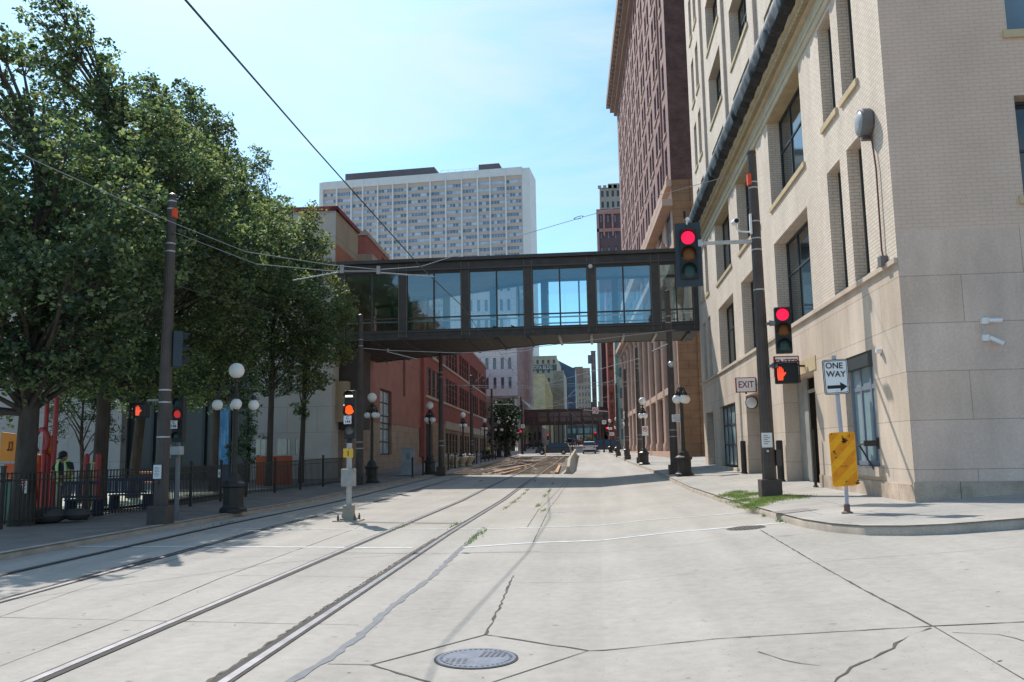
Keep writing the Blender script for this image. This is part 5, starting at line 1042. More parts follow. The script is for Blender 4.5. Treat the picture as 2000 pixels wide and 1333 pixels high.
# ------------------------------------------------------------------ cars
TYRE=M('tyre',(.02,.02,.02),.8,.1,4);RIM=M('wheel rim',(.42,.42,.43),.35,.1,4,metal=.5);CG=M('car glass',(.03,.04,.045),.08,.1,2,spec=.9);TL=M('tail lamp',(.5,.02,.03),.3,.1,3,spec=.6);CT=M('car trim',(.04,.04,.04),.6,.1,3)
def car(name,label,p,rot,paint,L=4.5,W=1.8,Hh=1.65,van=False,plate=True,grp=None):
    t=thing(name,label,'car',(p[0],p[1],H(p[0],p[1])),rot,grp);hl=L/2;hw=W/2
    # profile in x (front +x)
    low=[(-hl,.35),(-hl*.99,.75),(-hl*.97,.95),(hl*.55,.98),(hl*.86,.86),(hl*.98,.68),(hl,.4),(hl*.96,.26),(-hl*.96,.26)]
    top=[(-hl*.96,.94),(-hl*.88,Hh*.96),(-hl*.6,Hh),(hl*.05,Hh),(hl*.2,Hh*.96),(hl*.52,.96)] if not van else [(-hl*.98,.94),(-hl*.95,Hh*.97),(-hl*.8,Hh),(hl*.25,Hh),(hl*.42,Hh*.95),(hl*.72,.96)]
    n=len(low);mb=MB();vs=[]
    for y_,s in((-hw*.93,.985),(-hw,1),(hw,1),(hw*.93,.985)):
        vs+=[(x*s,y_,z_ if abs(y_)==hw else (z_+(.02 if z_<.5 else -.03))) for x,z_ in low]
    mb.add(vs,[(j*n+i,j*n+(i+1)%n,(j+1)*n+(i+1)%n,(j+1)*n+i) for j in range(3) for i in range(n)]+[tuple(range(n)),tuple(range(3*n,4*n))]);mb.build('body',paint,t,smooth=True)
    n=len(top);mb=MB();vs=[]
    for sg in(-1,1): vs+=[(x,sg*(hw*.97-(z_-.94)/(Hh-.94)*hw*.18),z_) for x,z_ in top]
    mb.add(vs,[tuple(range(n)),tuple(range(n,2*n))]+[(i,i+1,n+i+1,n+i) for i in range(1,n-2)]);mb.build('cabin',paint,t)
    f=[(0,1,n+1,n),(n-2,n-1,2*n-1,2*n-2)];MB().add(vs,f).build('windscreen',CG,t)
    for sg in(-1,1):
        xs_=[-hl*.84,-hl*.38,-.05*hl,hl*.34];mb=MB();yb=sg*(hw*.965+.004);yt=sg*(hw*.965-hw*.155+.004)
        for a_,b2 in zip(xs_,xs_[1:]): mb.quad((a_+.05,yb,1.0),(b2-.03,yb,1.0),(b2-.06-(.2 if b2==xs_[-1] else 0),yt,Hh*.93),(a_+.07,yt,Hh*.93))
        mb.build('side_window',CG,t)
        for x in(-hl*.62,hl*.62):
            o=MB().lathe([(.05,-.1),(.32,-.1),(.34,-.06),(.34,.08),(.30,.11),(.2,.11)],n=18).build('wheel',TYRE,t,smooth=True);o.rotation_euler=(math.pi/2*(-sg),0,0);o.location=(x,sg*(hw-.07),.34)
            MB().lathe([(.2,.10),(.2,.12),(.05,.13)],n=12).build('rim',RIM,o)
        MB().box(-hl-.01,-hl*.93,sg*hw*.78-.13,sg*hw*.78+.13,.78,1.06).build('tail_lamp',TL,t);MB().box(hl*.93,hl*.995,sg*hw*.7-.2,sg*hw*.7+.2,.62,.76).build('headlight',WHT,t)
        MB().box(hl*.3,hl*.36,sg*(hw+.02),sg*(hw+.16),.98,1.12).build('mirror',paint,t)
    MB().box(-hl-.03,-hl*.9,-hw*.95,hw*.95,.28,.52).box(hl*.9,hl+.02,-hw*.93,hw*.93,.26,.46).build('bumper',CT,t,bevel=.02)
    if plate: MB().box(-hl-.035,-hl-.0,-.16,.16,.66,.78).build('number_plate',WHT,t)
    return t
CP=lambda n,c:M(n,c,.25,.04,1,spec=.7)
q=gp(1151,886.5);car('white_suv','white compact SUV seen from behind waiting at the crossing',(q.x,q.y),math.pi/2+.02,CP('white paint',(.72,.70,.68)),4.2,1.8,1.68)
q=gp(1080,888.5);car('dark_suv','dark blue black estate car crossing the street behind the exposed tracks',(q.x,q.y),math.pi,CP('dark blue paint',(.03,.035,.06)),4.75,1.85,1.6)
q=gp(1182,882);car('blue_van','dark blue minivan crossing behind the right hand poles',(q.x,q.y),math.pi,CP('navy paint',(.02,.04,.11)),4.9,1.95,1.85,van=True)
q=gp(1052,876);car('parked_dark_car','small dark car parked in the shade on the far left',(q.x-1,q.y),math.pi,CP('black green paint',(.03,.04,.04)),4.3,1.75,1.45)
q=gp(1136,871);car('dark_red_car','dark red car facing away beyond the white SUV',(q.x,q.y),math.pi/2,CP('dark red paint',(.25,.02,.04)),4.4,1.8,1.5)
q=gp(1128,868);car('red_pickup','bright red car crossing in front of the farthest skyway',(q.x-2,q.y+14),math.pi,CP('red paint',(.45,.06,.05)),4.6,1.8,1.5)
q=gp(1116,872);car('grey_van','pale grey van parked far down the street',(q.x,q.y),math.pi/2,CP('grey paint',(.35,.36,.38)),4.8,1.9,1.9,van=True)
q=gp(1104,871);car('silver_car','far silver car left of the pale van',(q.x,q.y+6),math.pi/2,CP('silver paint',(.4,.4,.4)),4.5,1.8,1.5)
# orange construction sign, barrier gates, far signals, sign plates
q=gp(1157,866);t=thing('roadwork_sign','small orange diamond roadwork sign far down the right side','sign',(q.x,q.y,H(q.x,q.y)));MB().prism([(0,1.4),(.8,2.2),(0,3.),(-.8,2.2)],'y',0,.05).build('diamond_panel',M('sign orange',(.85,.2,.02),.6,.05,2),t);MB().box(-.04,.04,.02,.06,0,2).build('leg',BLK,t)
for px,lb in((1065,'yellow post carrying the left end of the track gate'),(1114,'yellow post carrying the right end of the track gate')):
    q=gp(px,893 if px<1100 else 891);t=thing('gate_post',lb,'post',(q.x,q.y,H(q.x,q.y)));MB().cyl((0,0,0),(0,0,1.35),.06,n=10).build('post',M('gate yellow',(.50,.36,.12),.6,.15,3),t);MB().box(-.1,.1,-.1,.1,.85,1.35).build('gate_head',M('gate tan',(.45,.36,.2),.6,.15,3),t)
a=gp(1114,891);o=MB().box(0,3.4,-.03,.03,0,.12).build('barrier_gate',WHT,loc=(a.x+.1,a.y,a.z+1.15));tag(o,'horizontal white gate arm reaching toward the white SUV','gate arm')
def tiny_signal(px,py,Y,label,lr=.18,ped=None):
    c=at(px,py,Y);signal(label,c,RAG,lr=lr,visor=.25)
tiny_signal(1017,849,118,'red signal on the left far corner post of the crossing',.17);tiny_signal(1186,842,118,'red signal on the right far corner post of the crossing',.17);tiny_signal(1163,850,125,'small red signal left of the dark far pole',.14);tiny_signal(1070,854,175,'faint red signal under the dark skyway',.17)
q=gp(1021,888);o=MB().cyl((0,0,0),(0,0,7.6),.13,.1,10).build('signal_post',BLK,loc=(q.x,q.y,H(q.x,q.y)));tag(o,'black signal post at the left far corner of the crossing','post')
q=gp(1180,884);o=MB().cyl((0,0,0),(0,0,4.6),.13,.12,10).build('signal_post',BLK,loc=(q.x,q.y,H(q.x,q.y)));tag(o,'black signal post at the right far corner of the crossing','post')
for px,py,Y,w,h,lb in((1021,833,118,.55,.55,'white square sign above the left far signal'),(1180,825,118,.6,.55,'white square sign above the right far signal'),(1009,870,112,.36,.62,'small white sign with an arrow on a low post at the left corner'),(1195,848,100,.55,.4,'small pale sign on the third right pole')):
    c=at(px,py,Y);s=thing('corner_sign',lb,'sign',c);MB().box(-w/2,w/2,0,.03,-h/2,h/2).build('plate',WHT,s);MB().box(-w*.3,w*.3,-.006,-.001,.04,.1).box(-w*.3,w*.2,-.006,-.001,-.1,-.04).build('printed_line',M('print grey',(.25,.25,.25)),s)
    if px==1009: MB().box(-.03,.03,.03,.07,H(c.x,Y)-c.z,h/2).build('post',STL,s)
c=at(1163,802,118);s=thing('no_turn_sign','white no left turn sign hanging from a thin mast arm over the crossing','sign',c);MB().box(-.42,.42,0,.02,-.44,.44).build('plate',WHT,s);mb=MB();ring(mb,.36,.07,-.006);mb.prism([(-.28,.2),(-.22,.27),(.28,-.2),(.22,-.27)],'y',-.012,-.007);mb.build('ring',RS,s);MB().prism([(.04,-.2),(.1,-.2),(.1,.08),(-.05,.08),(-.05,.16),(-.17,.05),(-.05,-.05),(-.05,.02),(.04,.02)],'y',-.009,-.003).build('turn_arrow',BKP,s)
a=at(1140,801,118.1);b_=at(1188,804,118.1);MB().cyl(rel(c,a),rel(c,b_),.05,n=8).build('mast_arm',STL,s)
# ------------------------------------------------------------------ trees
def tree(name,label,cat,trunkpx,basey,Y,r0,lobes,seed,mats,leaf=.145,dens=.95,limbs=True,lean=0,dj=1.0,grp='maple trees behind the playground fence',flat_=False):
    rnd=np.random.RandomState(seed);random.seed(seed)
    b0=at(trunkpx,basey,Y);b0.z=.1 if Y<60 else H(b0.x,Y);t=thing(name,label,cat,b0,0,grp)
    Ls=[]
    for px,py,rp in lobes:
        c=at(px,py,Y);r=rp*Y/F;dy=rnd.uniform(-dj,dj)*r;Ls.append((Vector((c.x-b0.x,dy,c.z-b0.z)),r))
        if Y<60 and grp: 
            for sg in((-1.3,1.3) if Y<38 else (.9,)): Ls.append((Vector((c.x-b0.x+rnd.uniform(-.3,.3)*r,dy+sg*r*1.1,c.z-b0.z-rnd.uniform(0,.3)*r)),r*.8))
    ztop=max(c.z for c,_ in Ls);cx=sum(c.x*r for c,r in Ls)/sum(r for _,r in Ls)
    P=[(0,0,-.1),(.02,0,1.0),(cx*.15,.1,ztop*.3),(cx*.4,0,ztop*.55),(cx*.7,.1,ztop*.78),(cx*.8,0,ztop*.86)]
    mb=MB().tube(P,[r0*1.35,r0,r0*.85,r0*.6,r0*.32,r0*.08],10)
    for c,r in Ls:
        z_=max(ztop*.22,c.z-r*1.4-abs(c.x-cx)*.5);z_=min(z_,ztop*.75);s=z_/ztop;sx=cx*.15+(cx*.55)*max(0,(s-.3)/.5)
        m_=Vector((sx+(c.x-sx)*.5,c.y*.4,(z_+c.z)/2+.1*r));mb.tube([(sx,0,z_),m_,c],[r0*.34,r0*.2,r0*.07],6)
        for _ in range(5):
            d=Vector(rnd.normal(size=3)).normalized()*r*.85;mb.tube([m_.lerp(c,.6),c+d],[r0*.09,r0*.02],4)
    mb.build('trunk',BARK,t,smooth=True)
    V=[];MI=[]
    for c,r in Ls:
        ns=int(14+12*r);sub=rnd.normal(size=(ns,3));sub/=np.linalg.norm(sub,axis=1)[:,None];sub*=(rnd.uniform(.4,1.12,(ns,1)))*r;sub+=np.array(c);sr=r*rnd.uniform(.2,.5,ns)
        N=int(dens*(9.6 if c.z>ztop*.62 else 10.5)*r*r/(leaf*leaf*.62));k=rnd.randint(0,ns,N);o=rnd.normal(size=(N,3));o/=np.linalg.norm(o,axis=1)[:,None];o*=(rnd.uniform(.2,1.,(N,1))**.5)*sr[k][:,None];o[:,2]*=.75
        V.append(sub[k]+o);mi_=np.array([0,0,1,1,2,2,3 if len(mats)>3 else 0])[rnd.randint(0,7,ns)][k];MI.append(np.where(rnd.uniform(size=N)<.55,mi_,rnd.randint(0,3,N)))
    V=np.concatenate(V);MI=np.concatenate(MI);N=len(V)
    nrm=rnd.normal(size=(N,3));nrm[:,2]=np.abs(nrm[:,2])+.5;nrm/=np.linalg.norm(nrm,axis=1)[:,None]
    tv=np.cross(nrm,rnd.normal(size=(N,3)));tv/=np.linalg.norm(tv,axis=1)[:,None];bv=np.cross(nrm,tv);sz=leaf*rnd.uniform(.55,1.25,(N,1))*.5
    if flat_: a_=V-tv*sz*2;b__=V-bv*sz*.22;c_=V+tv*sz*2;d__=V+bv*sz*.22
    else: a_=V-tv*sz;b__=V-bv*sz*.8+nrm*sz*.25;c_=V+tv*sz;d__=V+bv*sz*.8+nrm*sz*.25
    co=np.stack([a_,b__,c_,d__],1).reshape(-1,3)
    me=bpy.data.meshes.new('crown');me.vertices.add(4*N);me.vertices.foreach_set('co',co.ravel());me.loops.add(4*N);me.loops.foreach_set('vertex_index',np.arange(4*N));me.polygons.add(N);me.polygons.foreach_set('loop_start',np.arange(0,4*N,4));me.polygons.foreach_set('loop_total',np.full(N,4))
    for m_ in mats: me.materials.append(m_)
    me.polygons.foreach_set('material_index',MI.astype(np.int32));me.update();me.validate()
    o=bpy.data.objects.new('crown',me);C.objects.link(o);o.parent=t;return t
GN='maple trees behind the playground fence'
tree('maple_tree','nearest left maple with its thick trunk behind the white prohibition sign','tree',42,1010,19.6,.25,[(0,735,70),(95,725,60),(150,700,60),(205,320,80),(225,430,95),(235,560,85),(250,490,85),(170,620,70),(-30,110,80),(8,90,45),(20,210,80),(-60,300,110),(80,300,80),(10,400,110),(90,430,100),(-60,520,110),(40,560,110),(120,560,90),(-20,680,90),(70,660,80),(-70,800,60)],11,LV)
tree('maple_tree','tallest maple rising at the upper left with its trunk beside the worker','tree',193,925,26,.235,[(400,350,60),(420,450,60),(110,745,55),(240,740,60),(300,700,60),(340,320,80),(370,430,85),(390,520,65),(330,255,50),(140,25,38),(130,70,48),(195,115,45),(85,130,55),(160,150,60),(235,190,60),(120,230,80),(200,250,80),(265,270,65),(160,350,90),(250,370,85),(120,450,80),(210,470,95),(290,480,80),(170,580,90),(250,600,85),(140,680,70),(240,690,60)],12,LV)
tree('maple_tree','slim trunked maple behind the near left pole','tree',262,905,31,.20,[(470,400,65),(490,490,65),(480,570,55),(430,330,50),(310,770,42),(255,770,40),(370,750,45),(420,420,60),(430,530,60),(450,620,50),(290,180,40),(325,200,38),(300,260,60),(350,290,55),(320,370,75),(350,450,75),(300,540,80),(360,560,70),(320,640,75),(280,720,60),(350,710,50)],13,LV)
tree('maple_tree','maple forking behind the near street lamp','tree',418,900,36,.17,[(545,465,48),(565,560,50),(500,400,45),(395,770,38),(450,770,30),(480,700,45),(505,480,50),(520,560,50),(375,190,32),(350,230,40),(405,240,40),(440,245,28),(380,300,55),(435,310,45),(410,390,70),(460,380,50),(440,470,75),(380,500,70),(420,570,80),(470,560,60),(400,660,70),(460,650,60),(430,730,50)],14,LV)
tree('maple_tree','maple with a leaning trunk before the grey wall','tree',525,900,40,.16,[(595,455,36),(620,660,45),(600,520,45),(620,600,50),(500,305,24),(480,335,32),(500,370,40),(520,400,30),(545,420,24),(495,440,50),(545,470,40),(510,520,65),(570,540,50),(530,600,70),(500,670,60),(560,670,60),(520,735,45)],15,LV)
tree('maple_tree','thin maple with orange tinged leaves closest to the skyway','tree',588,895,43,.14,[(560,400,20),(612,425,28),(575,450,32),(620,470,26),(590,500,42),(632,520,30),(600,560,50),(648,575,38),(620,620,50),(665,610,32),(600,680,55),(650,670,42),(575,740,35),(625,740,32),(590,800,20)],16,LVO,leaf=.16)
tree('spruce_tree','dark drooping spruce branches above the playground','tree',160,900,28,.10,[(120,770,40),(165,760,50),(205,790,40),(150,820,38),(185,830,34),(215,845,22),(120,800,25),(100,745,35)],17,NDL,leaf=.16,dens=1.3,flat_=True,grp='')
tree('street_tree','dark green street tree beyond the red brick block','tree',988,885,104,.2,[(968,800,20),(990,795,22),(1004,815,18),(975,830,22),(1000,840,20),(965,855,18),(990,860,22),(985,815,24)],18,NDL+[LV[2]],leaf=.4,dens=1.2,grp='')
tree('street_tree','pale green bushes at the left foot of the white panelled building','tree',1025,880,150,.2,[(1018,848,9),(1026,852,9),(1034,846,8),(1030,836,8)],19,LVO,leaf=.45,grp='')
tree('street_tree','small light green trees at the end of the street','tree',1148,866,310,.2,[(1140,858,6),(1150,857,7),(1158,860,6),(1110,861,6)],20,LVO,leaf=.8,grp='')
# rear foliage mass behind the trunks (thick hedge)
tree('tall_shrub','dark evergreen shrub between the waterfall mural and the grey wall','shrub',482,905,44,.12,[(470,880,24),(488,860,26),(478,830,26),(492,800,22),(480,780,18),(495,885,22)],21,LV,leaf=.14,grp='')
# ------------------------------------------------------------------ fence
FP=[gp(-60,1046,.1),gp(0,1035,.1),gp(300,1000,.13),gp(480,970,.13),gp(670,945,.13)]
FP=[Vector((p.x,p.y,0)) for p in FP];FP[0]=Vector((-14.5,15.3,0))
t=thing('iron_fence','long black iron picket fence enclosing the shaded playground','fence',(FP[0].x,FP[0].y,.1))
def fz(q):return H(q.x,q.y)+LH-.1
off=Vector((FP[0].x,FP[0].y,0))
for a,b_ in zip(FP,FP[1:]):
    L0=(b_-a).length;n=max(1,round(L0/2.3))
    for i in range(n):
        p=a.lerp(b_,i/n);q=a.lerp(b_,(i+1)/n);P=p-off;Q=q-off;zp=fz(p);zq=fz(q)
        MB().box(P.x-.04,P.x+.04,P.y-.04,P.y+.04,zp,zp+1.42).box(P.x-.05,P.x+.05,P.y-.05,P.y+.05,zp+1.42,zp+1.46).build('post',BLK,t)
        mb=MB();m_=int((q-p).length/.115)
        for j in range(1,m_):
            s=j/m_;r=P.lerp(Q,s);z_=zp+(zq-zp)*s;mb.box(r.x-.013,r.x+.013,r.y-.013,r.y+.013,z_+.08,z_+1.3)
        for zz_ in(.16,1.1,1.27): mb.cyl((P.x,P.y,zp+zz_),(Q.x,Q.y,zq+zz_),.02,n=4)
        mb.build('picket_panel',BLK,t)
q=at(53,950,FP[1].y+.9);s=thing('no_smoking_sign','white prohibition sign with red ring hung on the fence','sign',(q.x,q.y-.15,q.z));MB().box(-.125,.125,0,.008,-.165,.165).build('plate',WHT,s);mb=MB();ring(mb,.075,.014,-.004,c=(0,.06));mb.prism([(-.055,.1),(-.045,.115),(.055,.02),(.045,.005)],'y',-.007,-.0042);mb.build('ring',RS,s);text('NO PETS',.035,BKP,s,(0,-.003,-.06));MB().box(-.05,.03,-.004,-.0005,.05,.065).box(-.01,.01,-.004,-.0005,.06,.09).build('pictogram',BKP,s)
q=at(428,925,27.);s=thing('fence_tag','small narrow white tag on the fence left of the near street lamp','sign',q);MB().box(-.04,.04,0,.006,-.13,.13).build('plate',WHT,s);MB().box(-.012,.012,-.003,-.0005,-.05,.05).build('print_mark',BKP,s)
# ------------------------------------------------------------------ playground
def bx(x0,x1,y0,y1,z0,z1,name,mat,par,bev=.0):return MB().box(x0,x1,y0,y1,z0,z1).build(name,mat,par,bevel=bev)
PRED=M('play red',(.34,.03,.035),.4,.12,2,spec=.5);PORG=M('play orange',(.55,.20,.03),.5,.1,2);PRO=M('play red orange',(.45,.09,.03),.5,.1,2);PYEL=M('play yellow rail',(.55,.42,.2),.5,.1,2)
Yg=24.
q=at(80,925,Yg);t=thing('play_tower','red and orange playground tower with a winding red slide','play structure',(q.x,q.y,.16));zz_=lambda py:at(80,py,Yg).z-.16;xx=lambda px:at(px,900,Yg).x-q.x
for px in(73,92): MB().cyl((xx(px),.3,0),(xx(px),.3,zz_(775)),.07,n=12).build('post',PRED,t,smooth=True)
mb=MB();hp=[];k=16
for i in range(k+1):
    a=math.pi*(1.35-1.7*i/k);hp.append((xx(70)+.22*math.cos(a)*1.0,0.2,zz_(862)+.36*math.sin(a)))
mb.tube(hp,.075,8).build('slide_hood',PRED,t,smooth=True)
mb=MB();vs=[];n=12
for i in range(n+1):
    s=i/n;x=xx(62)+s*.9;y_=.1-s*1.0;z_=zz_(880)-(zz_(880)-.25)*s**.8
    for a in range(7):
        an=math.pi*a/6;vs.append((x+.0,y_+.0+.33*math.cos(an)*.6-.2,z_+.2-.26*math.sin(an)+.05))
    for a in (0,):pass
mb.add(vs,[(i*7+j,i*7+j+1,(i+1)*7+j+1,(i+1)*7+j) for i in range(n) for j in range(6)]).build('slide_chute',PRED,t,smooth=True)
MB().prism([(xx(62),0),(xx(96),0),(xx(100),zz_(905)),(xx(82),zz_(900)),(xx(66),zz_(880))],'y',.45,.55).build('slide_side_panel',PRED,t)
MB().prism([(xx(-10),zz_(900)),(xx(24),zz_(900)),(xx(24),zz_(858)),(xx(16),zz_(846)),(xx(-10),zz_(842))],'y',.2,.28).build('music_panel',PORG,t)
mb=MB()
for px in(6,12): mb.cyl((xx(px),.19,zz_(878)),(xx(px),.17,zz_(878)),.035,n=10).box(xx(px)+.02,xx(px)+.035,.17,.19,zz_(878),zz_(864))
mb.box(xx(6)+.02,xx(12)+.035,.17,.19,zz_(865),zz_(862)).build('note_symbol',M('note dark',(.12,.04,.02),.6,.1,2),t)
MB().box(xx(66),xx(82),.55,.62,zz_(900),zz_(850)).build('orange_back_panel',PORG,t)
for px,m in((55,PRO),(150,PRED),(173,PRED)): MB().cyl((xx(px),.5,0),(xx(px),.5,zz_(893)),.085,n=12).ball((xx(px),.5,zz_(893)),.085,10).build('short_post',m,t,smooth=True)
MB().box(xx(-5),xx(55),.3,.4,zz_(940),zz_(905)).build('side_panel',PRO,t);MB().tube([(xx(50),.5,zz_(905)),(xx(66),.5,zz_(903))],.025,6).tube([(xx(150),.5,zz_(904)),(xx(173),.5,zz_(908))],.025,6).tube([(xx(157),.5,zz_(906)),(xx(157),.5,0)],.02,6).tube([(xx(165),.5,zz_(908)),(xx(165),.5,0)],.02,6).build('yellow_rail',PYEL,t)
q=at(102,880,Yg+1);t=thing('binocular_post','black playground viewer on a post beside the red slide','play equipment',(q.x,q.y,.16));h=at(102,862,Yg+1).z-.16;MB().tube([(-.1,0,0),(-.1,0,h*.85),(0,0,h),(.14,0,h-.05)],[.05,.05,.09,.07],8).tube([(.12,0,h-.1),(.1,0,0)],.03,6).build('viewer_body',BLK,t,smooth=True)
q=at(285,900,33);t=thing('climbing_frame','low red climbing frame behind the near left pole','play equipment',(q.x,q.y,.2));w=.6
MB().tube([(-w,0,0),(-w,0,.95)],.05,8).tube([(w,0,0),(w,0,.95)],.05,8).build('post',PRO,t);MB().tube([(-w,0,.9),(w,0,.9)],.04,8).tube([(-w,0,.5),(w,0,.5)],.03,8).build('rail',PRO,t)
q=at(431,905,44);t=thing('waterfall_mural','tall bright blue waterfall mural panel at the back of the playground','mural',(q.x,q.y,.2));x0=at(415,850,44).x-q.x;x1=at(447,850,44).x-q.x;zt2=at(431,792,44).z-.2
BL=M('waterfall blue',(.10,.28,.50),.5,.55,3.,streak=.16);MB().box(x0,x1,0,.12,0,zt2-.0).build('mural_panel',BL,t);mb=MB()
for i in range(26):
    x=random.uniform(x0+.05,x1-.1);z1=random.uniform(.3,zt2-.8);mb.box(x,x+.035,-.01,-.002,z1,z1+random.uniform(.3,.9))
mb.build('pale_streak',M('waterfall pale',(.32,.52,.68),.5,.2,2),t)
q=at(540,900,41);t=thing('picket_play_house','low play house with white rounded pickets and a red base','play structure',(q.x,q.y,.2));zz2=lambda py:at(540,py,41).z-.2
for i,px in enumerate([505,515,525,547,555,562,568,573,578]):
    x=at(px,870,41).x-q.x;w=.11 if i<5 else .075;MB().prism(rounded([(x-w,zz2(889)),(x+w,zz2(889)),(x+w,zz2(858)),(x-w,zz2(858))],.09),'y',-.05,0).build('picket',M('picket cream',(.62,.60,.52),.6,.1,3),t)
MB().box(at(500,890,41).x-q.x,at(570,890,41).x-q.x,0,.08,0,zz2(891)).build('red_base',PRO,t)
NB=M('bench navy',(.02,.035,.10),.5,.1,3)
def bench(label,px0,px1,Y):
    a=at(px0,960,Y);b_=at(px1,960,Y);w=b_.x-a.x;t=thing('park_bench',label,'bench',((a.x+b_.x)/2,Y,.16),0,'navy benches inside the fence')
    MB().box(-w/2,w/2,0,.45,.42,.46).build('seat',NB,t);mb=MB().box(-w/2,w/2,-.05,-.01,.5,.56).box(-w/2,w/2,-.05,-.01,.86,.95)
    for i in range(int(w/.07)): mb.box(-w/2+i*.07,-w/2+i*.07+.03,-.04,-.02,.56,.86)
    mb.build('backrest',NB,t)
    for x in(-w/2+.1,w/2-.1): MB().box(x-.03,x+.03,-.04,.42,0,.44).build('leg',NB,t)
bench('navy slatted bench close behind the fence next to the worker',125,192,21.6);bench('second navy slatted bench between the tall trunk and the near pole',212,288,24.3)
q=at(4,970,20.5);t=thing('green_bin','teal bin with a painted-on sunlit stripe at the left frame edge behind the fence','bin',(q.x,q.y,.16));MB().box(-.25,.12,-.2,.2,0,1.0).build('bin_body',M('bin teal',(.25,.55,.45),.5,.1,2),t,bevel=.02);MB().box(.0,.14,-.22,-.2,.02,.95).build('sunlit_stripe',WHT,t);MB().box(-.28,.16,-.24,.24,1.,1.06).build('lid',NB,t)  # white strip on the bin stands for a stripe of sunlight
for px,py,Y,sx,lb in((90,1010,20.3,.5,'grey boulder at the foot of the nearest maple'),(150,1015,20.6,.35,'smaller dark boulder behind the fence')):
    q=at(px,py,Y);o=MB().ball((0,0,.15),sx,12,sz=.45).build('boulder',M('boulder',(.07,.065,.06),.95,.3,3,.5),loc=(q.x,q.y,.15),smooth=True);tag(o,lb,'rock')
# low shrubs & litter bags
q=at(390,880,36)
# ------------------------------------------------------------------ people
def skin_body(name,J,E,mat,parent,sub=2):
    me=bpy.data.meshes.new(name);me.from_pydata([j[:3] for j in J],E,[]);o=bpy.data.objects.new(name,me);C.objects.link(o)
    m=o.modifiers.new('s','SKIN');me.skin_vertices[0].data.foreach_set('radius',[v for j in J for v in(j[3],j[4] if len(j)>4 else j[3])]);me.skin_vertices[0].data[0].use_root=True
    m.use_smooth_shade=True
    s=o.modifiers.new('u','SUBSURF');s.levels=sub;s.render_levels=sub
    dg=bpy.context.evaluated_depsgraph_get();nm=bpy.data.meshes.new_from_object(o.evaluated_get(dg));bpy.data.objects.remove(o);nm.name=name;nm.materials.clear();nm.materials.append(mat);o=bpy.data.objects.new(name,nm);C.objects.link(o);o.parent=parent;return o
SKN=M('skin tan',(.36,.19,.13),.6,.08,4);VEST=M('hi vis vest',(.42,.62,.08),.7,.12,4);NAVY=M('navy shirt',(.025,.03,.05),.8,.15,4);KHA=M('khaki trousers',(.28,.24,.18),.85,.15,4);BOOT=M('boot',(.04,.035,.03),.7,.2,4)
q=at(122,1005,22.2)
t=thing('person','worker in yellow green safety vest and dark cap looking down behind the fence','person',(q.x,q.y,.16),.15)
J=[(0,0,.93,.15,.11),(0,-.03,1.15,.14,.10),(0,-.09,1.38,.17,.11),(.01,-.15,1.50,.06),(.05,-.24,1.56,.05),   # 0-4
   (-.2,-.08,1.42,.065),(-.30,-.10,1.14,.045),(-.14,-.30,1.02,.035),(.2,-.12,1.40,.065),(.30,-.2,1.13,.045),(.10,-.36,1.06,.035), #5-10
   (-.1,0,.86,.095),(-.12,-.02,.48,.062),(-.13,.03,.08,.045),(-.14,-.12,.04,.04),(.1,0,.86,.095),(.13,-.04,.48,.062),(.14,.02,.08,.045),(.16,-.13,.04,.04)]
E=[(0,1),(1,2),(2,3),(3,4),(2,5),(5,6),(6,7),(2,8),(8,9),(9,10),(0,11),(11,12),(12,13),(13,14),(0,15),(15,16),(16,17),(17,18)]
skin_body('body',J,E,SKN,t)
o=MB().ball((0,0,0),.105,20,sz=1.22).build('head',SKN,t,smooth=True);o.location=(.075,-.28,1.62);o.rotation_euler=(.55,0,-.15)
mb=MB().ball((0,-.105,-.01),.018,8).ball((-.04,-.092,.03),.012,8).ball((.04,-.092,.03),.012,8).ball((-.105,0,0),.025,8).ball((.105,0,0),.025,8);mb.build('face_features',SKN,o,smooth=True);MB().box(-.03,.03,-.101,-.09,-.065,-.055).build('mouth',M('lip',(.3,.1,.08),.6,.1,3),o)
MB().lathe([(.112,.02),(.116,.05),(.108,.10),(.07,.14),(.01,.15)],n=20).box(-.07,.07,-.2,-.08,.03,.045).build('cap',BKP,o,smooth=True)
# clothing shells
skin_body('trousers',[(0,0,.95,.16,.12)]+[(x,y_,z_,r*1.18) for x,y_,z_,r in((-.1,0,.86,.095),(-.12,-.02,.48,.068),(-.13,.03,.12,.06),(.1,0,.86,.095),(.13,-.04,.48,.068),(.14,.02,.12,.06))],[(0,1),(1,2),(2,3),(0,4),(4,5),(5,6)],KHA,t)
skin_body('shirt',[(0,-.02,1.05,.15,.11),(0,-.05,1.2,.155,.11),(0,-.095,1.40,.18,.115),(0,-.12,1.46,.08),(-.21,-.08,1.42,.078),(-.28,-.10,1.22,.065),(.21,-.12,1.40,.078),(.28,-.17,1.22,.065)],[(0,1),(1,2),(2,3),(2,4),(4,5),(2,6),(6,7)],NAVY,t)
mb=MB()
def shell(x0,x1):
    vs=[];zs2=[.92,1.05,1.2,1.35,1.46,1.5];m_=8
    for z_ in zs2:
        cy=-.02-(z_-.95)*.16;rx=.205+(.02 if z_<1.4 else -.03);ry=.15 if z_<1.4 else .13
        for j in range(m_+1):
            a=x0+(x1-x0)*j/m_;vs.append((rx*math.sin(a),cy-ry*math.cos(a),z_))
    mb.add(vs,[(i*(m_+1)+j,i*(m_+1)+j+1,(i+1)*(m_+1)+j+1,(i+1)*(m_+1)+j) for i in range(len(zs2)-1) for j in range(m_)])
shell(.35,2*math.pi-.35);mb.build('safety_vest',VEST,t,smooth=True)
mb=MB()
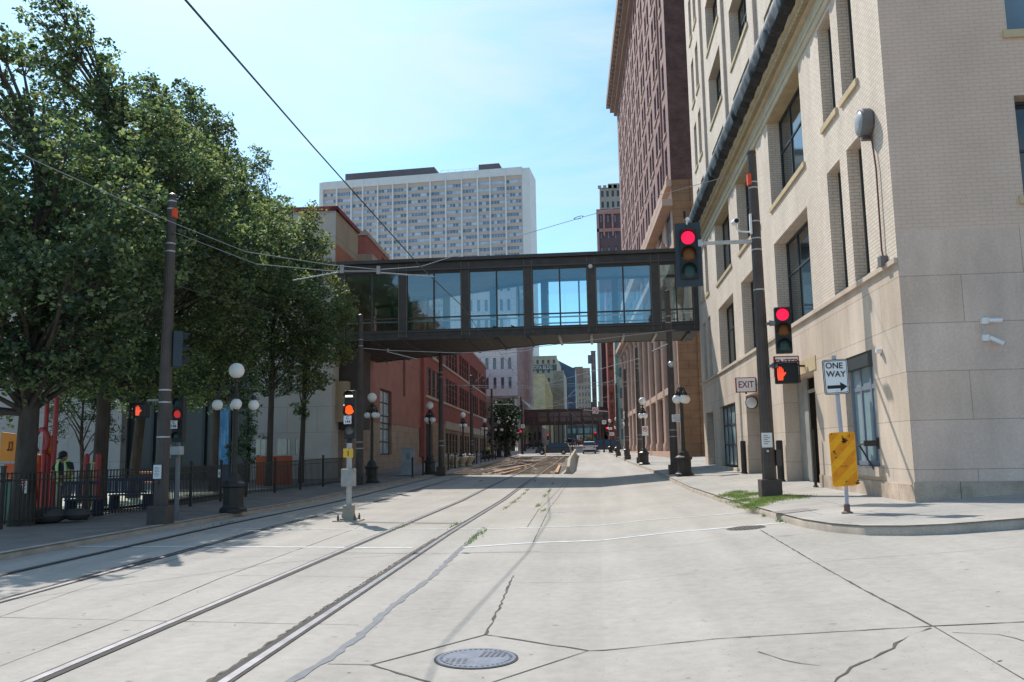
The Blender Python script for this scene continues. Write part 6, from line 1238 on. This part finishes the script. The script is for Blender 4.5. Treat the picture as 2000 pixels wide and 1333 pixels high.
for s in(-1,1): mb.add([(s*.10,-.2,.95),(s*.14,-.195,.95),(s*.13,-.26,1.44),(s*.09,-.265,1.44)],[(0,1,2,3)])
mb.build('reflective_band',M('reflective silver',(.6,.6,.58),.4,.1,3),t)
for s in(-1,1): MB().box(s*.14-.05,s*.14+.05,-.2,.08,-.0,.1).build('boot',BOOT,t,bevel=.03)
for s,c in((-1,(-.14,-.30,1.02)),(1,(.10,-.36,1.06))):
    mb=MB();c=Vector(c);mb.ball(c+Vector((0,-.04,-.01)),.042,10)
    for k in range(4): mb.tube([c+Vector((-.03+.02*k,-.07,-.01)),c+Vector((-.03+.02*k,-.11-.008*(k in(1,2)),-.02)),c+Vector((-.03+.02*k,-.12,-.05))],[.011,.010,.008],6)
    mb.tube([c+Vector((-.03*s,-.03,.0)),c+Vector((-.06*s,-.07,.02))],[.012,.009],6).build('hand',SKN,t,smooth=True)
MB().box(-.12,.08,-.44,-.38,1.0,1.02).build('held_tool',BKP,t)
q=gp(954,899,.13);t=thing('person','tiny distant figure in a neon green vest beyond the chained bollards','person',q);skin_body('body',J,E,SKN,t,1);MB().ball((0,-.2,1.62),.11,10,sz=1.2).build('head',SKN,t)
skin_body('vest',[(0,-.02,.95,.19,.15),(0,-.05,1.2,.19,.15),(0,-.095,1.42,.2,.14)],[(0,1),(1,2)],M('neon vest',(.4,.75,.05),.6,.05,2),t,1);skin_body('trousers',[(0,0,.95,.17,.13)]+[(x,y_,z_,r*1.3) for x,y_,z_,r in((-.1,0,.86,.095),(-.12,-.02,.48,.068),(-.13,.03,.12,.06),(.1,0,.86,.095),(.13,-.04,.48,.068),(.14,.02,.12,.06))],[(0,1),(1,2),(2,3),(0,4),(4,5),(5,6)],NAVY,t,1)
# ------------------------------------------------------------------ camera, light, sky
cam=bpy.data.cameras.new('camera');co=bpy.data.objects.new('camera',cam);C.objects.link(co);cam.sensor_width=36;cam.lens=F/2000*36;cam.clip_start=.1;cam.clip_end=8000
co.matrix_world=Matrix.Translation((0,0,CH))@CR.to_4x4();bpy.context.scene.camera=co
sd=Vector((-.5,.866,1.07)).normalized();el=math.asin(sd.z)
sl=bpy.data.lights.new('sun','SUN');sl.energy=4.8;sl.angle=R(.5);sl.color=(1,.955,.89);so=bpy.data.objects.new('sun',sl);C.objects.link(so);so.rotation_euler=sd.to_track_quat('Z','Y').to_euler();so.location=(0,0,60)
w=bpy.data.worlds.new('World');bpy.context.scene.world=w;w.use_nodes=True;nt=w.node_tree;N=nt.nodes;L=nt.links;bg=N['Background'];bg.inputs[1].default_value=.148
sk_=N.new('ShaderNodeTexSky');sk_.sky_type='NISHITA';sk_.sun_disc=False;sk_.sun_elevation=el;sk_.sun_rotation=math.atan2(sd.x,sd.y);sk_.altitude=200;sk_.air_density=1.0;sk_.dust_density=1.2;sk_.ozone_density=1.2
tc=N.new('ShaderNodeTexCoord');mp=N.new('ShaderNodeMapping');mp.inputs['Scale'].default_value=(1.4,1.4,5.5);mp.inputs['Rotation'].default_value=(.12,.1,.4);L.new(tc.outputs['Generated'],mp.inputs[0])
nz=N.new('ShaderNodeTexNoise');nz.inputs['Scale'].default_value=1.6;nz.inputs['Detail'].default_value=7;nz.inputs['Roughness'].default_value=.55;nz.inputs['Distortion'].default_value=.5;L.new(mp.outputs[0],nz.inputs[0])
cr=N.new('ShaderNodeMapRange');cr.inputs['From Min'].default_value=.46;cr.inputs['From Max'].default_value=.74;cr.inputs['To Min'].default_value=0;cr.inputs['To Max'].default_value=.75;L.new(nz.outputs['Fac'],cr.inputs['Value'])
tint=N.new('ShaderNodeMix');tint.data_type='RGBA';tint.blend_type='MULTIPLY';tint.inputs[0].default_value=1;tint.inputs[7].default_value=(.76,1.12,1.24,1);L.new(sk_.outputs[0],tint.inputs[6])
mx=N.new('ShaderNodeMix');mx.data_type='RGBA';L.new(cr.outputs[0],mx.inputs[0]);L.new(tint.outputs[2],mx.inputs[6]);mx.inputs[7].default_value=(5.6,6.4,6.8,1);L.new(mx.outputs[2],bg.inputs[0])
sc=bpy.context.scene;sc.view_settings.view_transform='Standard';sc.view_settings.look='None';sc.view_settings.exposure=0;sc.render.engine='CYCLES'
sc.cycles.transparent_max_bounces=12;sc.cycles.max_bounces=6
bpy.context.view_layer.update()
